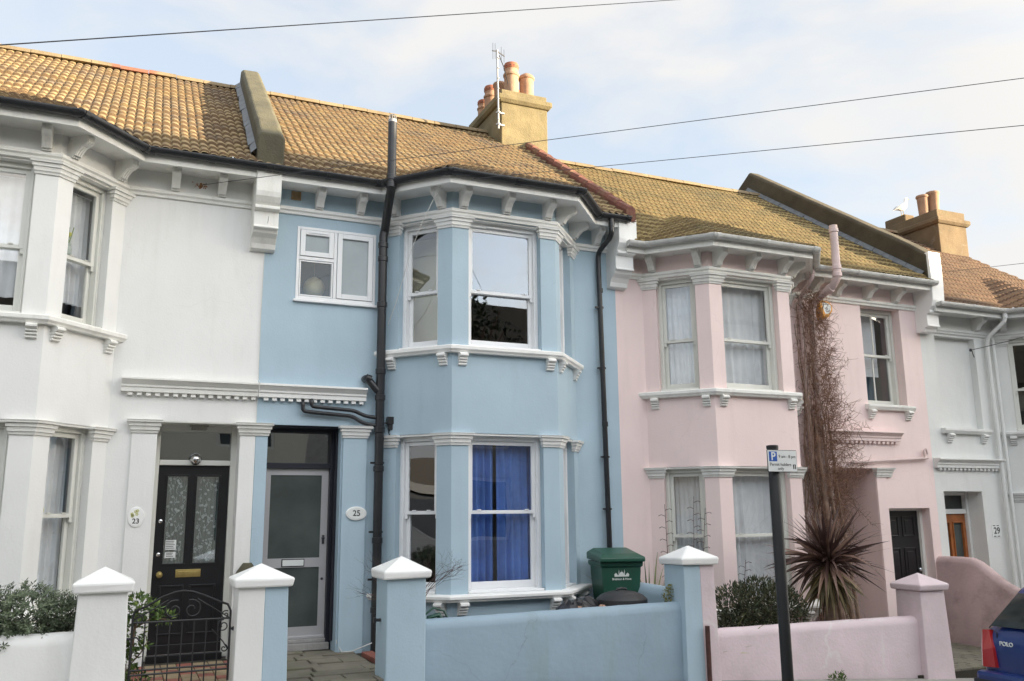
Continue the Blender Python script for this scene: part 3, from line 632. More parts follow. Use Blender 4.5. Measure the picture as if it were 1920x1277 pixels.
def chimney(h, x0, x1, y0, y1, zb, zt, m, pots, band=(.25, .13)):
    c = MB(); c.bxyz(x0, x1, y0, y1, zb, zt-band[0]); 
    path = [(x0, y1), (x0, y0), (x1, y0), (x1, y1)]
    c.sweep(path, [(-.05, zt-band[0]-.02), (.03, zt-band[0]-.02), (.075, zt-band[0]+.04), (.075, zt-band[1]), (.05, zt-band[1]+.01), (-.05, zt-band[1]+.03)])
    c.bxyz(x0+.005, x1-.005, y0+.005, y1-.005, zt-band[0]-.001, zt)
    o = c.build('chimney', m, h, bevel=.015)
    fl = MB(); 
    for (px, py, hh, rad, style) in pots:
        p = MB(); zz = zt-.03
        if style == 0: prof = [(rad*.98, zz), (rad, zz+hh*.62), (rad*1.12, zz+hh*.64), (rad*1.15, zz+hh*.69), (rad*1.02, zz+hh*.72), (rad*.92, zz+hh*.8), (rad*.98, zz+hh*.84), (rad*1.0, zz+hh*.98), (rad*.9, zz+hh), (rad*.75, zz+hh), (rad*.7, zz+hh*.9)]
        elif style == 1: prof = [(rad, zz), (rad, zz+hh*.75), (rad*1.14, zz+hh*.78), (rad*1.16, zz+hh*.84), (rad*.95, zz+hh*.9), (rad*.5, zz+hh*.97), (rad*.2, zz+hh)]
        else: prof = [(rad*.82, zz), (rad*.98, zz+hh*.86), (rad*1.12, zz+hh*.9), (rad*1.14, zz+hh*.96), (rad*1.05, zz+hh), (rad*.85, zz+hh), (rad*.8, zz+hh*.85)]
        p.lathe((px, py, 0), prof, 20); po = p.build('chimney_pot', 'pot', o, smooth=True)
        if style == 0:
            q = MB(); q.lathe((px, py, 0), [(rad*.99, zz+hh*.845), (rad*1.04, zz+hh*.86), (rad*1.06, zz+hh*.97), (rad*.95, zz+hh*1.02), (rad*.8, zz+hh*1.01)], 20)
            q.build('chimney_pot', 'potred', o, smooth=True)
            q = MB()
            for k in range(12):
                t = k*math.pi/6; q.tube([(px+rad*1.02*math.cos(t), py+rad*1.02*math.sin(t), zz+hh*.91), (px+rad*1.075*math.cos(t), py+rad*1.075*math.sin(t), zz+hh*.91)], .011, 6)
            q.build('chimney_pot', 'textblack', o)
    return o
def pipe(h, pts, r, m, name='downpipe', joints=(), clips=(), n=14):
    # round the bends a little
    P = [Vector(p) for p in pts]; out = [P[0]]
    for i in range(1, len(P)-1):
        a = (P[i-1]-P[i]); b = (P[i+1]-P[i]); k = min(.09+r*.6, a.length*.4, b.length*.4); a.normalize(); b.normalize()
        for t in (0, .25, .5, .75, 1):
            out.append((P[i]+a*k)*(1-t)**2+P[i]*2*t*(1-t)+(P[i]+b*k)*t*t)
    out.append(P[-1])
    mb = MB(); mb.tube(out, r, n)
    for (p, d) in joints:
        p = Vector(p); d = Vector(d).normalized(); mb.tube([p-d*.035, p-d*.03, p+d*.03, p+d*.035], [r*1.05, r*1.18, r*1.18, r*1.05], n)
    o = mb.build(name, m, h, smooth=True)
    if clips:
        for p in clips: c = MB(); c.tube([(p[0], p[1], p[2]-.012), (p[0], p[1], p[2]+.012)], r*1.2, n); c.bxyz(p[0]-.02, p[0]+.02, p[1], -.0, p[2]-.012, p[2]+.012); c.bxyz(p[0]-r-.05, p[0]-r+.01, p[1]-.015, p[1]+.015, p[2]-.012, p[2]+.012); c.build('pipe_clip', m, o)
    return o
# ------------------------------------------------------------ number 23, white
h23 = thing('terraced_house', 'white painted terraced house with a black front door and black gutter', 'house', (-1.0, 0, -1.5), 'terraced houses in the row')
bay23 = bay_pts(-2.93, -2.28, -.85, -.20)
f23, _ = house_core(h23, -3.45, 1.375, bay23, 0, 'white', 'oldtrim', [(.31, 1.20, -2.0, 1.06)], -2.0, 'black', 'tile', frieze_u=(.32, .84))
bay_windows(h23, f23, 0, 'sashpaint')
door_cornice(h23, -.10, 1.3735, 0, 'oldtrim')
B(.045, .305, 0, .022, -1.6, .922).build('pilaster', 'white', h23, bevel=.004); B(1.20, 1.374, 0, .022, -1.6, .922).build('pilaster', 'white', h23, bevel=.004)
pilaster_cap(h23, .045, .305, .92, 'oldtrim', -.02); pilaster_cap(h23, 1.20, 1.515, .92, 'oldtrim', -.02)
c = MB(); c.tube([(1.35, -.022, -.52), (1.35, -.025, -.62), (1.33, -.03, -.75)], [.05, .12, .15], 10); c.build('plaster_patch', 'render', h23, smooth=True)
# doorway: white lining, transom, fanlight, black four panel door
c = MB(); c.box(.29, .36, -.45, -.28, -1.56, 1.06).box(1.14, 1.22, -.45, -.28, -1.56, 1.06).box(.36, 1.14, -.42, -.29, .585, .645).box(.36, 1.14, -.42, -.29, .975, 1.06).box(.31, 1.20, -.28, -.0, 1.045, 1.058)
fr_ = c.build('door_frame', 'sashpaint', h23, bevel=.006)
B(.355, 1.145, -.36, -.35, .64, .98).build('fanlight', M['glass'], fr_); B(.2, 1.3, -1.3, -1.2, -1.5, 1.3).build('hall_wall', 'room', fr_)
d = MB(); y0 = .335
holes = [(.465, .685, -.52, .46), (.785, 1.03, -.52, .46)]
panel(d, Fr((0, y0), (1, y0)), .362, 1.138, -1.50, .583, holes, .045)
for u0, u1 in ((.465, .685), (.785, 1.03)):
    d.box(u0, u1, -.365, -.350, -1.25, -.80) if False else None
    for a, b, c0, c1 in ((u0-.02, u0, -1.28, -.78), (u1, u1+.02, -1.28, -.78), (u0-.02, u1+.02, -.78, -.76), (u0-.02, u1+.02, -1.30, -1.28)): d.box(a, b, -y0, -y0+.014, c0, c1)
    for a, b, c0, c1 in ((u0-.018, u0, -.52, .46), (u1, u1+.018, -.52, .46), (u0-.018, u1+.018, .46, .478), (u0-.018, u1+.018, -.538, -.52)): d.box(a, b, -y0, -y0+.012, c0, c1)
d.box(.362, 1.138, -y0, -y0+.03, -1.50, -1.40); d.box(.35, 1.15, -.46, -.22, -1.58, -1.502)
do = d.build('front_door', 'blackgloss', h23, bevel=.003)
for u0, u1 in holes_ if False else ((.465, .685), (.785, 1.03)):
    B(u0-.005, u1+.005, -.368, -.362, -.525, .465).build('pane', M['glass'], do)
    lc = MB(); 
    F = FA; n = 40; 
    for j in range(2):
        for i in range(n+1): lc.v.append((u0+(u1-u0)*i/n, .40+.012*math.sin(i*.9), .46 if j == 0 else -.52))
    for i in range(n): lc.f.append((i, i+n+1, i+n+2, i+1)); lc.t.append(.5)
    # a lace pattern of flowers: small raised rosettes
    rnd = random.Random(int(u0*100)); ro_ = MB()
    for k in range(70):
        cx, cz, rad = rnd.uniform(u0+.02, u1-.02), rnd.uniform(-.5, .44), rnd.uniform(.008, .018)
        ro_.v += [(cx+rad*math.cos(t*math.pi/3), .378, cz+rad*math.sin(t*math.pi/3)) for t in range(6)]; b = len(ro_.v)-6; ro_.f.append(tuple(range(b, b+6))); ro_.t.append(.5)
    for k in range(26):
        cx = rnd.uniform(u0+.01, u1-.01); cz = rnd.uniform(-.5, .4); ro_.tube([(cx, .378, cz), (cx+rnd.uniform(-.03, .03), .378, cz+.04), (cx+rnd.uniform(-.03, .03), .378, cz+.09)], .003, 4)
    lo = lc.build('lace_curtain', M['lacebase'] if 'lacebase' in M else mat('lace_ground', (.17, .21, .20), .9, var=.2), do); ro_.build('lace_curtain', 'lace', do)
c = MB(); c.box(.61, .88, -y0, -y0+.012, -.675, -.59).box(.635, .855, -y0+.012, -y0+.017, -.655, -.61); c.build('letter_slot', 'brass', do, bevel=.003)
rx = Matrix.Rotation(R(90), 3, 'X')
c = MB(); c.lathe((.44, y0, -.64), [(.0, 0), (.034, 0), (.034, .008), (.014, .012), (.013, .04), (.028, .05), (.034, .066), (.026, .08), (.0, .086)], 16, rx); c.build('door_knob', 'brass', do, smooth=True)
for zz in (-.05, -.42):
    c = MB(); c.lathe((.415, y0, zz), [(0, 0), (.022, 0), (.022, .008), (.014, .012), (0, .013)], 14, rx); c.build('lock', 'chrome', do, smooth=True)
c = MB(); c.lathe((.75, .30, .655), [(0, 0), (.066, .0), (.07, .02), (.06, .06), (.035, .09), (0, .10)], 18, rx); c.build('porch_lamp', 'chrome', h23, smooth=True)
c = MB(); c.box(.68, .85, -.27, -.16, .99, 1.045).box(.66, .87, -.275, -.155, 1.03, 1.046); 
for k in range(5): c.box(.685+.035*k, .697+.035*k, -.165, -.150, .985, 1.03)
c.build('bulkhead_light', mat('dim_glass_lamp', (.35, .34, .30), .4, var=.2), h23, bevel=.006)
B(1.20, 1.212, -.235, -.205, -.12, -.02).build('door_bell', 'sashpaint', h23, bevel=.004)
# notice on the glass
nt_ = thing('door_notice', 'small white notice with tiny print inside the left glass of the black door', 'notice', (.53, .33, -.40))
B(.485, .60, -.361, -.359, -.37, -.26).build('paper', 'signwhite', nt_); B(.485, .60, -.361, -.359, -.46, -.395).build('paper', 'signwhite', nt_)
c = MB()
for k in range(5): c.box(.49, .49+random.uniform(.08, .105), -.3588, -.3580, -.278-.019*k, -.272-.019*k)
for k in range(3): c.box(.50, .50+random.uniform(.06, .09), -.3588, -.3580, -.410-.017*k, -.404-.017*k)
c.build('print', 'textblack', nt_)
# oval number plate 23
pl = thing('house_number_plate', 'upright oval ceramic plate with yellow flowers and the number 23', 'house number', (.15, 0, 0), 'house number signs')
def oval(mb, cx, cz, a, b, y, th, n=36):
    mb.v += [(cx+a*math.cos(2*math.pi*k/n), y, cz+b*math.sin(2*math.pi*k/n)) for k in range(n)]+[(cx+a*.96*math.cos(2*math.pi*k/n), y-th, cz+b*.96*math.sin(2*math.pi*k/n)) for k in range(n)]
    s_ = len(mb.v)-2*n; mb.f += [(s_+k, s_+(k+1) % n, s_+n+(k+1) % n, s_+n+k) for k in range(n)]+[tuple(s_+n+k for k in range(n))]; mb.t += [.5]*(n+1)
c = MB(); oval(c, .15, .0, .085, .11, -.021, .014); oval(c, .15, .0, .072, .096, -.035, .002); c.build('plate', 'whitetrim', pl)
c = MB()
for k in range(6):
    cx, cz = .15+random.uniform(-.045, .045), .035+random.uniform(-.03, .035)
    for t in range(5): oval(c, cx+.011*math.cos(t*1.256), cz+.011*math.sin(t*1.256), .007, .007, -.0372, .0012, 8)
c.build('painted_flower', mat('pale_yellow_paint', (.55, .55, .20), .5), pl)
text('23', 'number', 'textblack', (.15, -.0375, -.045), (1, 0, 0), (0, 0, 1), .075, pl, depth=.001, bold=.0012)

# ------------------------------------------------------------ number 25, blue
h25 = thing('terraced_house', 'pale blue terraced house with white trim and a tall black soil pipe', 'house', (3.8, 0, -1.6), 'terraced houses in the row')
bay25 = bay_pts(2.90, 3.55, 4.98, 5.63)
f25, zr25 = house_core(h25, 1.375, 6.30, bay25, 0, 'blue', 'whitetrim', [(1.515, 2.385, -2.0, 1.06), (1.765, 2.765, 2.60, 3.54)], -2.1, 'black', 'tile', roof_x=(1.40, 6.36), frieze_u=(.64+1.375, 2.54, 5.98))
bay_windows(h25, f25, 0, 'pvc')
corbel(h25, 1.20, 1.49, 0, 'oldtrim'); corbel(h25, 6.16, 6.45, 0, 'whitetrim', y=.40)
door_cornice(h25, 1.3765, 2.67, 0, 'whitetrim')
B(1.376, 1.515, 0, .022, -1.7, .922).build('pilaster', 'blue', h25, bevel=.004); B(2.405, 2.70, 0, .035, -1.7, .922).build('pilaster', 'blue', h25, bevel=.006)
pilaster_cap(h25, 2.405, 2.70, .92, 'whitetrim', -.033)
parapet(h25, 1.19, 1.51, 0, 'render', skew=.036)
# red verge tiles where the blue house's roof ends above the pink one's
v = MB(); y = -.42
while y < 3.0:
    y2 = y+.285; zz = 4.13+.70*(y+.455)+.07; v.bxyz(6.33, 6.47, y, y2-.01, 0, .001) if False else None
    b = len(v.v); z2 = zz+.70*.275
    for (x, q) in ((6.28, .0), (6.31, .055), (6.38, .065), (6.43, .03), (6.43, -.16), (6.28, -.16)): v.v.append((x, y, zz+q))
    for (x, q) in ((6.28, -.02), (6.31, .035), (6.38, .045), (6.43, .01), (6.43, -.16), (6.28, -.16)): v.v.append((x, y2-.008, z2+q))
    v.f += [(b+k, b+(k+1) % 6, b+6+(k+1) % 6, b+6+k) for k in range(6)]+[(b+5, b+4, b+3, b+2, b+1, b), (b+6, b+7, b+8, b+9, b+10, b+11)]; v.t += [.5]*8; y = y2
v.build('verge_tiles', 'redtile', h25)
ch25 = chimney(h25, 5.82, 6.75, 3.0, 4.7, 5.9, 7.63, 'chimney', [(6.12, 3.22, .66, .135, 0), (6.47, 3.30, .60, .135, 1), (6.1, 3.72, .52, .12, 2), (6.08, 4.12, .62, .13, 0), (6.08, 4.5, .50, .12, 0), (6.5, 3.85, .5, .08, 0)])
# front doorway
c = MB(); c.box(1.50, 1.555, -.47, -.28, -1.6, 1.06).box(2.325, 2.40, -.47, -.28, -1.6, 1.06).box(1.555, 2.325, -.44, -.30, .565, .63).box(1.555, 2.325, -.44, -.30, 1.0, 1.06).box(2.36, 2.384, -.28, -.15, -1.45, 1.059).box(1.516, 2.384, -.28, -.03, 1.04, 1.059)
fr_ = c.build('door_frame', 'darkframe', h25, bevel=.004)
B(1.55, 2.33, -.38, -.37, .625, 1.005).build('fanlight', M['glass'], fr_); B(1.4, 2.6, -1.5, -1.4, -1.6, 1.3).build('hall_wall', 'room', fr_)
d = MB(); panel(d, Fr((0, .35), (1, .35)), 1.557, 2.323, -1.40, .563, [(1.625, 2.24, -.50, .485), (1.625, 2.24, -1.295, -.61)], .045)
d.box(1.72, 2.323, -.352, -.325, -1.43, -1.40)
do = d.build('front_door', 'alu', h25, bevel=.003)
for a, b in ((-.505, .49), (-1.30, -.605)): B(1.62, 2.245, -.385, -.365, a, b).build('glass_panel', 'darkpanel', do)
c = MB(); c.box(1.79, 2.06, -.35, -.343, -.60, -.51); lo_ = c.build('letter_slot', 'textblack', do); B(1.80, 2.05, -.343, -.334, -.59, -.52).build('letter_flap', 'signwhite', lo_, bevel=.002)
c = MB(); c.lathe((2.275, .35, -.27), [(0, 0), (.02, 0), (.02, .015), (0, .02)], 12, rx); c.box(2.262, 2.29, -.35, -.335, -.34, -.235); c.build('lock', 'darkmetal', do)
c = MB(); c.lathe((2.275, .35, -.75), [(0, 0), (.016, 0), (.016, .012), (0, .014)], 12, rx); c.build('lock', 'darkmetal', do)
c = MB(); c.box(1.52, 2.36, -.50, -.22, -1.555, -1.475).box(1.53, 2.35, -.45, -.29, -1.475, -1.432); c.build('door_step', 'kerb', h25, bevel=.008)
B(2.384-.005, 2.389, -.20, -.17, -.03, .03).build('door_bell', 'sashpaint', h25)
# oval number plate 25
pl = thing('house_number_plate', 'wide white oval plate with raised rim and the number 25', 'house number', (2.585, 0, 0), 'house number signs')
c = MB(); oval(c, 2.585, .02, .128, .082, -.035, .02); c.build('plate', 'whitetrim', pl)
c = MB(); oval(c, 2.585, .02, .115, .070, -.0555, .003); c.build('plate_face', 'signwhite', pl)
text('25', 'number', 'textblack', (2.585, -.0588, .02), (1, 0, 0), (0, 0, 1), .095, pl, depth=.001, bold=.0012)
# small casement window
wf = MB(); F = FA
wf.box(1.765, 1.80, -.07, .012, 2.60, 3.54).box(2.73, 2.765, -.07, .012, 2.60, 3.54).box(1.80, 2.73, -.07, .012, 3.505, 3.54).box(1.80, 2.73, -.07, .012, 2.60, 2.65).box(2.225, 2.265, -.07, .010, 2.65, 3.505).box(1.80, 2.225, -.07, .010, 3.115, 3.16)
wf.box(1.74, 2.79, -.02, .045, 2.575, 2.605)
cw = wf.build('window', 'pvc', h25, bevel=.004); cw['label'] = 'three-light white casement window beside the soil pipe'
for (u0, u1, z0, z1, k) in ((1.805, 2.22, 3.165, 3.50, .06), (2.27, 2.725, 2.655, 3.50, .06), (1.805, 2.22, 2.655, 3.11, .018)):
    s_ = MB(); v0, v1 = -.055, .022 if k > .03 else .004
    s_.box(u0, u0+k, v0, v1, z0, z1).box(u1-k, u1, v0, v1, z0, z1).box(u0+k, u1-k, v0, v1, z0, z0+k).box(u0+k, u1-k, v0, v1, z1-k, z1); s_.build('casement', 'pvc', cw, bevel=.004)
    B(u0+k-.004, u1-k+.004, -.02, -.012, z0+k-.004, z1-k+.004).build('pane', 'frost' if k > .03 else M['dullglass'], cw)
B(1.80, 2.19, -.115, -.105, 2.6, 3.14).build('obscured_pane', 'frostblue', cw) if False else None
B(1.90, 2.14, .022, .032, 3.462, 3.474).build('trickle_vent', 'pvc', cw)
lp = thing('pendant_lamp', 'round beige woven lampshade hanging behind the small blue-house window', 'lampshade', (2.06, .36, 2.9))
c = MB(); c.lathe((2.06, .36, 2.86), [(.03, .145)]+[(.135*math.sin(t), .14*math.cos(t)) for t in [.25+k*.26 for k in range(11)]], 24); c.build('lamp_shade', 'lampshade', lp, smooth=True)
c = MB(); c.tube([(2.06, .36, 3.0), (2.06, .36, 3.88)], .004, 5); c.build('flex', 'cable', lp)
wb_ = B(1.70, 2.85, -.75, -.70, 2.2, 3.9); wb_.build('bathroom_wall', 'frostblue', h25)
c = MB(); c.box(1.67, 1.79, 0, .008, 3.875, 3.985)
vt = c.build('air_vent', 'vent', h25); c = MB()
for k in range(5): c.box(1.685, 1.775, .008, .016, 3.888+k*.018, 3.897+k*.018)
for k in (0, 1): c.box(1.67+.105*k, 1.685+.105*k, .008, .015, 3.875, 3.985)
c.box(1.685, 1.775, .008, .015, 3.972, 3.985).box(1.685, 1.775, .008, .015, 3.875, 3.886); c.build('grille', 'vent', vt)
for k, F in enumerate(f25):
    if k == 1:
        for zz, e in ((3.60, 0), (.885, 0)): B(.50, .86, -.1, -.085, zz+.01, zz+.026, F=F).build('trickle_vent', 'pvc', h25)
# soil pipe with its branches
pipe(h25, [(2.83, -.115, -1.6), (2.83, -.115, 3.50), (2.845, -.12, 3.58), (2.80, -.46, 3.86), (2.795, -.57, 3.98), (2.795, -.57, 4.86)], .055, 'black', 'soil_pipe', joints=[((2.83, -.115, z_), (0, 0, 1)) for z_ in (-1.1, -.3, .55, 1.02, 1.42, 1.75, 2.6, 3.2, 3.38)]+[((2.795, -.57, 4.02), (0, 0, 1)), ((2.795, -.57, 4.12), (0, 0, 1))], clips=[(2.83, -.115, z_) for z_ in (-.75, -.55+.35, .62)])
c = MB(); c.tube([(2.795, -.57, 4.86), (2.795, -.57, 4.90)], [.055, .05], 14)
for k in range(10):
    t = k*math.pi/5; c.tube([(2.795+.05*math.cos(t), -.57+.05*math.sin(t), 4.86), (2.795+.045*math.cos(t), -.57+.045*math.sin(t), 4.95), (2.795+.01*math.cos(t), -.57+.01*math.sin(t), 4.975)], .004, 4)
c.build('vent_cowl', 'metal', h25)
pipe(h25, [(1.90, -.0, 1.33), (1.90, -.065, 1.33), (1.90, -.065, 1.225), (2.0, -.065, 1.215), (2.50, -.065, 1.185), (2.63, -.08, 1.10), (2.80, -.11, 1.07)], .024, 'black', 'waste_pipe', n=10)
pipe(h25, [(2.0, -.0, 1.36), (2.0, -.085, 1.36), (2.0, -.085, 1.285), (2.1, -.085, 1.275), (2.52, -.085, 1.25), (2.65, -.09, 1.19), (2.80, -.11, 1.17)], .024, 'black', 'waste_pipe', n=10)
pipe(h25, [(2.66, .02, 1.66), (2.66, -.10, 1.66), (2.80, -.115, 1.50)], .045, 'black', 'waste_branch', joints=[((2.68, -.10, 1.65), (1, 0, -.3))])
c = MB(); c.box(2.93, 3.01, .05, .12, 1.10, 1.19).box(2.88, 2.94, .08, .10, 1.10, 1.12).box(2.945, 3.02, .06, .11, 1.03, 1.10); c.tube([(2.96, -.085, 1.04), (2.955, -.085, .99), (2.98, -.085, .955), (3.0, -.085, .99), (2.995, -.085, 1.04)], .009, 6); c.build('cable_bracket', 'black', h25, bevel=.004)
c = MB(); c.tube([(3.33, -.95, 4.0), (3.25, -.85, 3.8), (3.13, -.75, 3.5), (3.05, -.55, 3.15), (2.96, -.30, 2.6), (2.91, -.13, 2.35)], .004, 5); c.build('loose_cable', 'cable', h25)
# rainwater pipe at the right
pipe(h25, [(6.02, -.43, 4.07), (6.02, -.43, 3.86), (6.02, -.40, 3.80), (6.0, -.075, 3.66), (6.0, -.065, 3.5), (6.06, -.065, -1.62)], .036, 'black', 'downpipe', joints=[((6.02, -.43, 3.97), (0, 0, 1)), ((6.01, -.068, 3.1), (0, 0, 1)), ((6.03, -.068, 1.2), (0, 0, 1))], clips=[(6.015, -.066, 2.85), (6.025, -.066, 1.98), (6.04, -.066, .75), (6.05, -.066, .05)])
# bay interior: curtains and blinds
G_ = 'curtains and blinds behind the windows'
def wcur(F, z0, z1, m, label, folds=7, name='net_curtain', cat='curtain', amp=.02, v=-.285, seed=0, u0=None, u1=None, e=None):
    e = e or (CA if abs(F.len-1.43) > .1 else PR); a = (e+.03) if u0 is None else u0; b = (F.len-e-.03) if u1 is None else u1
    return curtain(F, a, b, z0, z1, v, m, label, folds, amp, name, cat, G_, seed)
wcur(f25[1], -.90, .90, 'bluecurtain', 'bright blue curtain, left half of the ground floor bay window of the blue house', 5, 'window_curtain', amp=.035, u0=.23, u1=.655, seed=2)
wcur(f25[1], -.90, .90, 'bluecurtain', 'bright blue curtain, right half of the ground floor bay window of the blue house', 5, 'window_curtain', amp=.035, u0=.685, u1=1.2, seed=4)
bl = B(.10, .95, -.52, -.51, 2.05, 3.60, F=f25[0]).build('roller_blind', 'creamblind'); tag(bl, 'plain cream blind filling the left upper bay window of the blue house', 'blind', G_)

# ------------------------------------------------------------ number 27, pink
DZ = -.345
h27 = thing('terraced_house', 'pale pink terraced house with cream trim and a brown bare climber', 'house', (9.3, 0, -2.0), 'terraced houses in the row')
bay27 = bay_pts(6.76, 7.41, 8.84, 9.49)
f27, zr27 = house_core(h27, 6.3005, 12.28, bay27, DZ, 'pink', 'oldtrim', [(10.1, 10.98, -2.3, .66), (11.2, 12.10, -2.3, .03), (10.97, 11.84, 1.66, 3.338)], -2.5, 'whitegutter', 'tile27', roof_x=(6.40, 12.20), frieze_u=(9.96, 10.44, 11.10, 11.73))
bay_windows(h27, f27, DZ, 'sashpaint')
sash(h27, FA, 10.97, 11.84, 1.68, 3.33, 'sashpaint', 2.54, rec=.16, fw=.05, bars=1)
c = MB(); c.sweep([(10.93, 0), (11.90, 0)], [(-.05, 1.60), (.06, 1.60), (.09, 1.65), (.09, 1.68), (-.2, 1.70)], (.03, .03)); c.build('sill', 'oldtrim', h27, bevel=.003)
for u in (10.99, 11.80): c = MB(); sill_bracket(c, FA, u, 1.60); c.build('sill_bracket', 'oldtrim', h27)
door_cornice(h27, 9.75, 11.55, DZ+.06, 'pink')
pilaster_cap(h27, 10.985, 11.28, .52, 'oldtrim', -.02); B(10.985, 11.19, 0, .02, -2.2, .522).build('pilaster', 'pink', h27, bevel=.004)
c = MB(); c.box(9.95, 10.1, -1.0, -.28, -2.3, .7).box(10.98, 11.10, -1.0, -.28, -2.3, .7).box(10.1, 10.98, -1.0, -.28, .64, .7); c.build('porch_wall', 'pink', h27)
c = MB(); c.box(10.15, 10.93, -.98, -.93, -1.9, .1).box(10.1, 10.98, -1.0, -.94, .1, .6); 
for u in (10.2, 10.58): c.box(u, u+.3, -.93, -.915, -1.0, -.1).box(u, u+.3, -.93, -.915, -1.8, -1.2)
c.build('front_door', mat('dark_green_door_paint', (.03, .05, .035), .4), h27, bevel=.004)
c = MB(); c.box(11.2, 11.25, -.28, -.16, -2.1, .03).box(12.04, 12.10, -.28, -.16, -2.1, .03).box(11.25, 12.04, -.28, -.16, -.01, .03); fr_ = c.build('door_frame', 'oldtrim', h27, bevel=.004)
d = MB(); d.box(11.25, 12.04, -.25, -.21, -2.0, -.01)
for u in (11.33, 11.68):
    for a, b in ((-.42, -.10), (-.52, -.48), (-1.15, -.60), (-1.9, -1.25)):
        if b-a < .1: continue
        for q in ((u, u+.02, a, b), (u+.25, u+.27, a, b), (u+.02, u+.25, a, a+.02), (u+.02, u+.25, b-.02, b)): d.box(q[0], q[1], -.21, -.198, q[2], q[3])
        d.box(u+.06, u+.21, -.21, -.202, a+.06, b-.06)
do = d.build('side_door', 'blackgloss', h27, bevel=.004)
c = MB(); c.lathe((11.98, .21, -.95), [(0, 0), (.03, 0), (.03, .03), (0, .05)], 12, rx); c.build('door_knob', 'chrome', do)
pipe(h27, [(9.30+.3, -.43, 3.72), (9.60, -.43, 3.58), (9.58, -.38, 3.52), (9.44+.2, -.08, 3.30), (9.64, -.07, 3.1), (9.66, -.07, -1.9)], .036, 'pinkpipe', 'downpipe', joints=[((9.6, -.43, 3.65), (0, 0, 1))])
pipe(h27, [(9.94, -.60, 4.40), (9.94, -.60, 3.56), (9.93, -.50, 3.44), (9.84, -.14, 3.25), (9.83, -.11, 3.1), (9.84, -.11, -1.9)], .062, 'pinkpipe', 'flue_pipe', joints=[((9.94, -.60, 4.32), (0, 0, 1)), ((9.94, -.60, 3.72), (0, 0, 1)), ((9.94, -.60, 3.60), (0, 0, 1)), ((9.92, -.44, 3.41), (-.2, .8, -.4))])
pipe(h27, [(10.45, -.05, .74), (12.05, -.05, .83), (12.12, -.05, .84)], .022, 'pinkpipe', 'overflow_pipe', n=8)
pipe(h27, [(12.05, -.05, .84), (12.05, -.05, .97), (12.10, -.05, .99), (12.12, -.05, .90)], .016, 'pinkpipe', 'overflow_pipe', n=8)
parapet(h27, 12.18, 12.50, DZ-.04, 'parapetdark', hi=.50, yr=4.0)
c = MB(); z = lambda v: v+DZ
prof = [(0, z(4.60)), (.405, z(4.64)), (.415, z(4.1)), (.40, z(3.80)), (.36, z(3.70)), (.30, z(3.645)), (.32, z(3.635)), (.32, z(3.60)), (.25, z(3.58)), (.25, z(3.40)), (.27, z(3.395)), (.27, z(3.375)), (.19, z(3.36)), (.17, z(3.30)), (0, z(3.30))]
c.extr(prof, 12.20, 12.475); c.build('party_corbel', 'whitetrim', h27, bevel=.008)
al = thing('alarm_box', 'orange alarm box with a white printed face on the pink wall', 'alarm box', (10.1, 0, 3.17))
c = MB(); F = FA
hexo = [(9.93, 3.28), (9.99, 3.33), (10.17, 3.31), (10.27, 3.24), (10.25, 3.13), (10.16, 3.02), (10.04, 3.00), (9.99, 3.08)]
hexo = [((x-10.1)*.95+10.1, z_) for x, z_ in hexo]
b = len(c.v); c.v += [(x, -.005, z_) for x, z_ in hexo]+[(10.1+(x-10.1)*.86, -.15, 3.17+(z_-3.17)*.86) for x, z_ in hexo]; c.f += [tuple(range(8)), tuple(range(15, 7, -1))]+[(k, 8+k, 8+(k+1) % 8, (k+1) % 8) for k in range(8)]; c.t += [.5]*10
c.build('alarm_cover', 'alarm', al, bevel=.012)
c = MB(); c.q(*[(10.11+(x-10.1)*.58, -.153, 3.18+(z_-3.17)*.58) for x, z_ in hexo][::-1]); c.build('alarm_face', 'signwhite', al)
c = MB()
for k in range(5): t = .3+k*.45; c.tube([(10.11+.035*math.cos(t), -.155, 3.19+.045*math.sin(t)), (10.11+.06*math.cos(t), -.155, 3.19+.07*math.sin(t))], .004, 4)
c.tube([(10.08, -.155, 3.13), (10.13, -.155, 3.12), (10.17, -.155, 3.15)], .006, 5); c.tube([(10.11+.02*math.cos(t), -.155, 3.17+.02*math.sin(t)) for t in [k*.7 for k in range(10)]], .005, 5); c.build('print', 'gullgrey', al)
for F, nm, sd in ((f27[0], 'left', 3), (f27[1], 'front', 8)):
    wcur(F, 1.72, 3.25, 'net', f'pale net curtain in the {nm} upper bay window of the pink house', 7, seed=sd, v=-.285)
    wcur(F, -1.22, .55, 'net', f'pale net curtain in the {nm} ground floor bay window of the pink house', 8, seed=sd+1, v=-.285)
bl = B(11.0, 11.82, -.62, -.61, 1.7, 2.5).build('blind_and_reflection_panel', 'frostblue'); tag(bl, 'blue-grey slatted blind low in the small upper window of the pink house', 'blind', G_)
bl = B(11.02, 11.66, -.40, -.39, 2.22, 3.3).build('blind_and_reflection_panel', 'net'); tag(bl, 'pale panel imitating a bright reflection high in the small upper window of the pink house', 'blind', G_)  # pale sheet behind the glass, painting in a bright reflection
bl = B(11.0, 11.82, -.64, -.63, 2.4, 3.3).build('room_wall', 'room', h27)
ag = MB(); ag.box(12.0, 12.0, 0, 0, 0, 0) if False else None
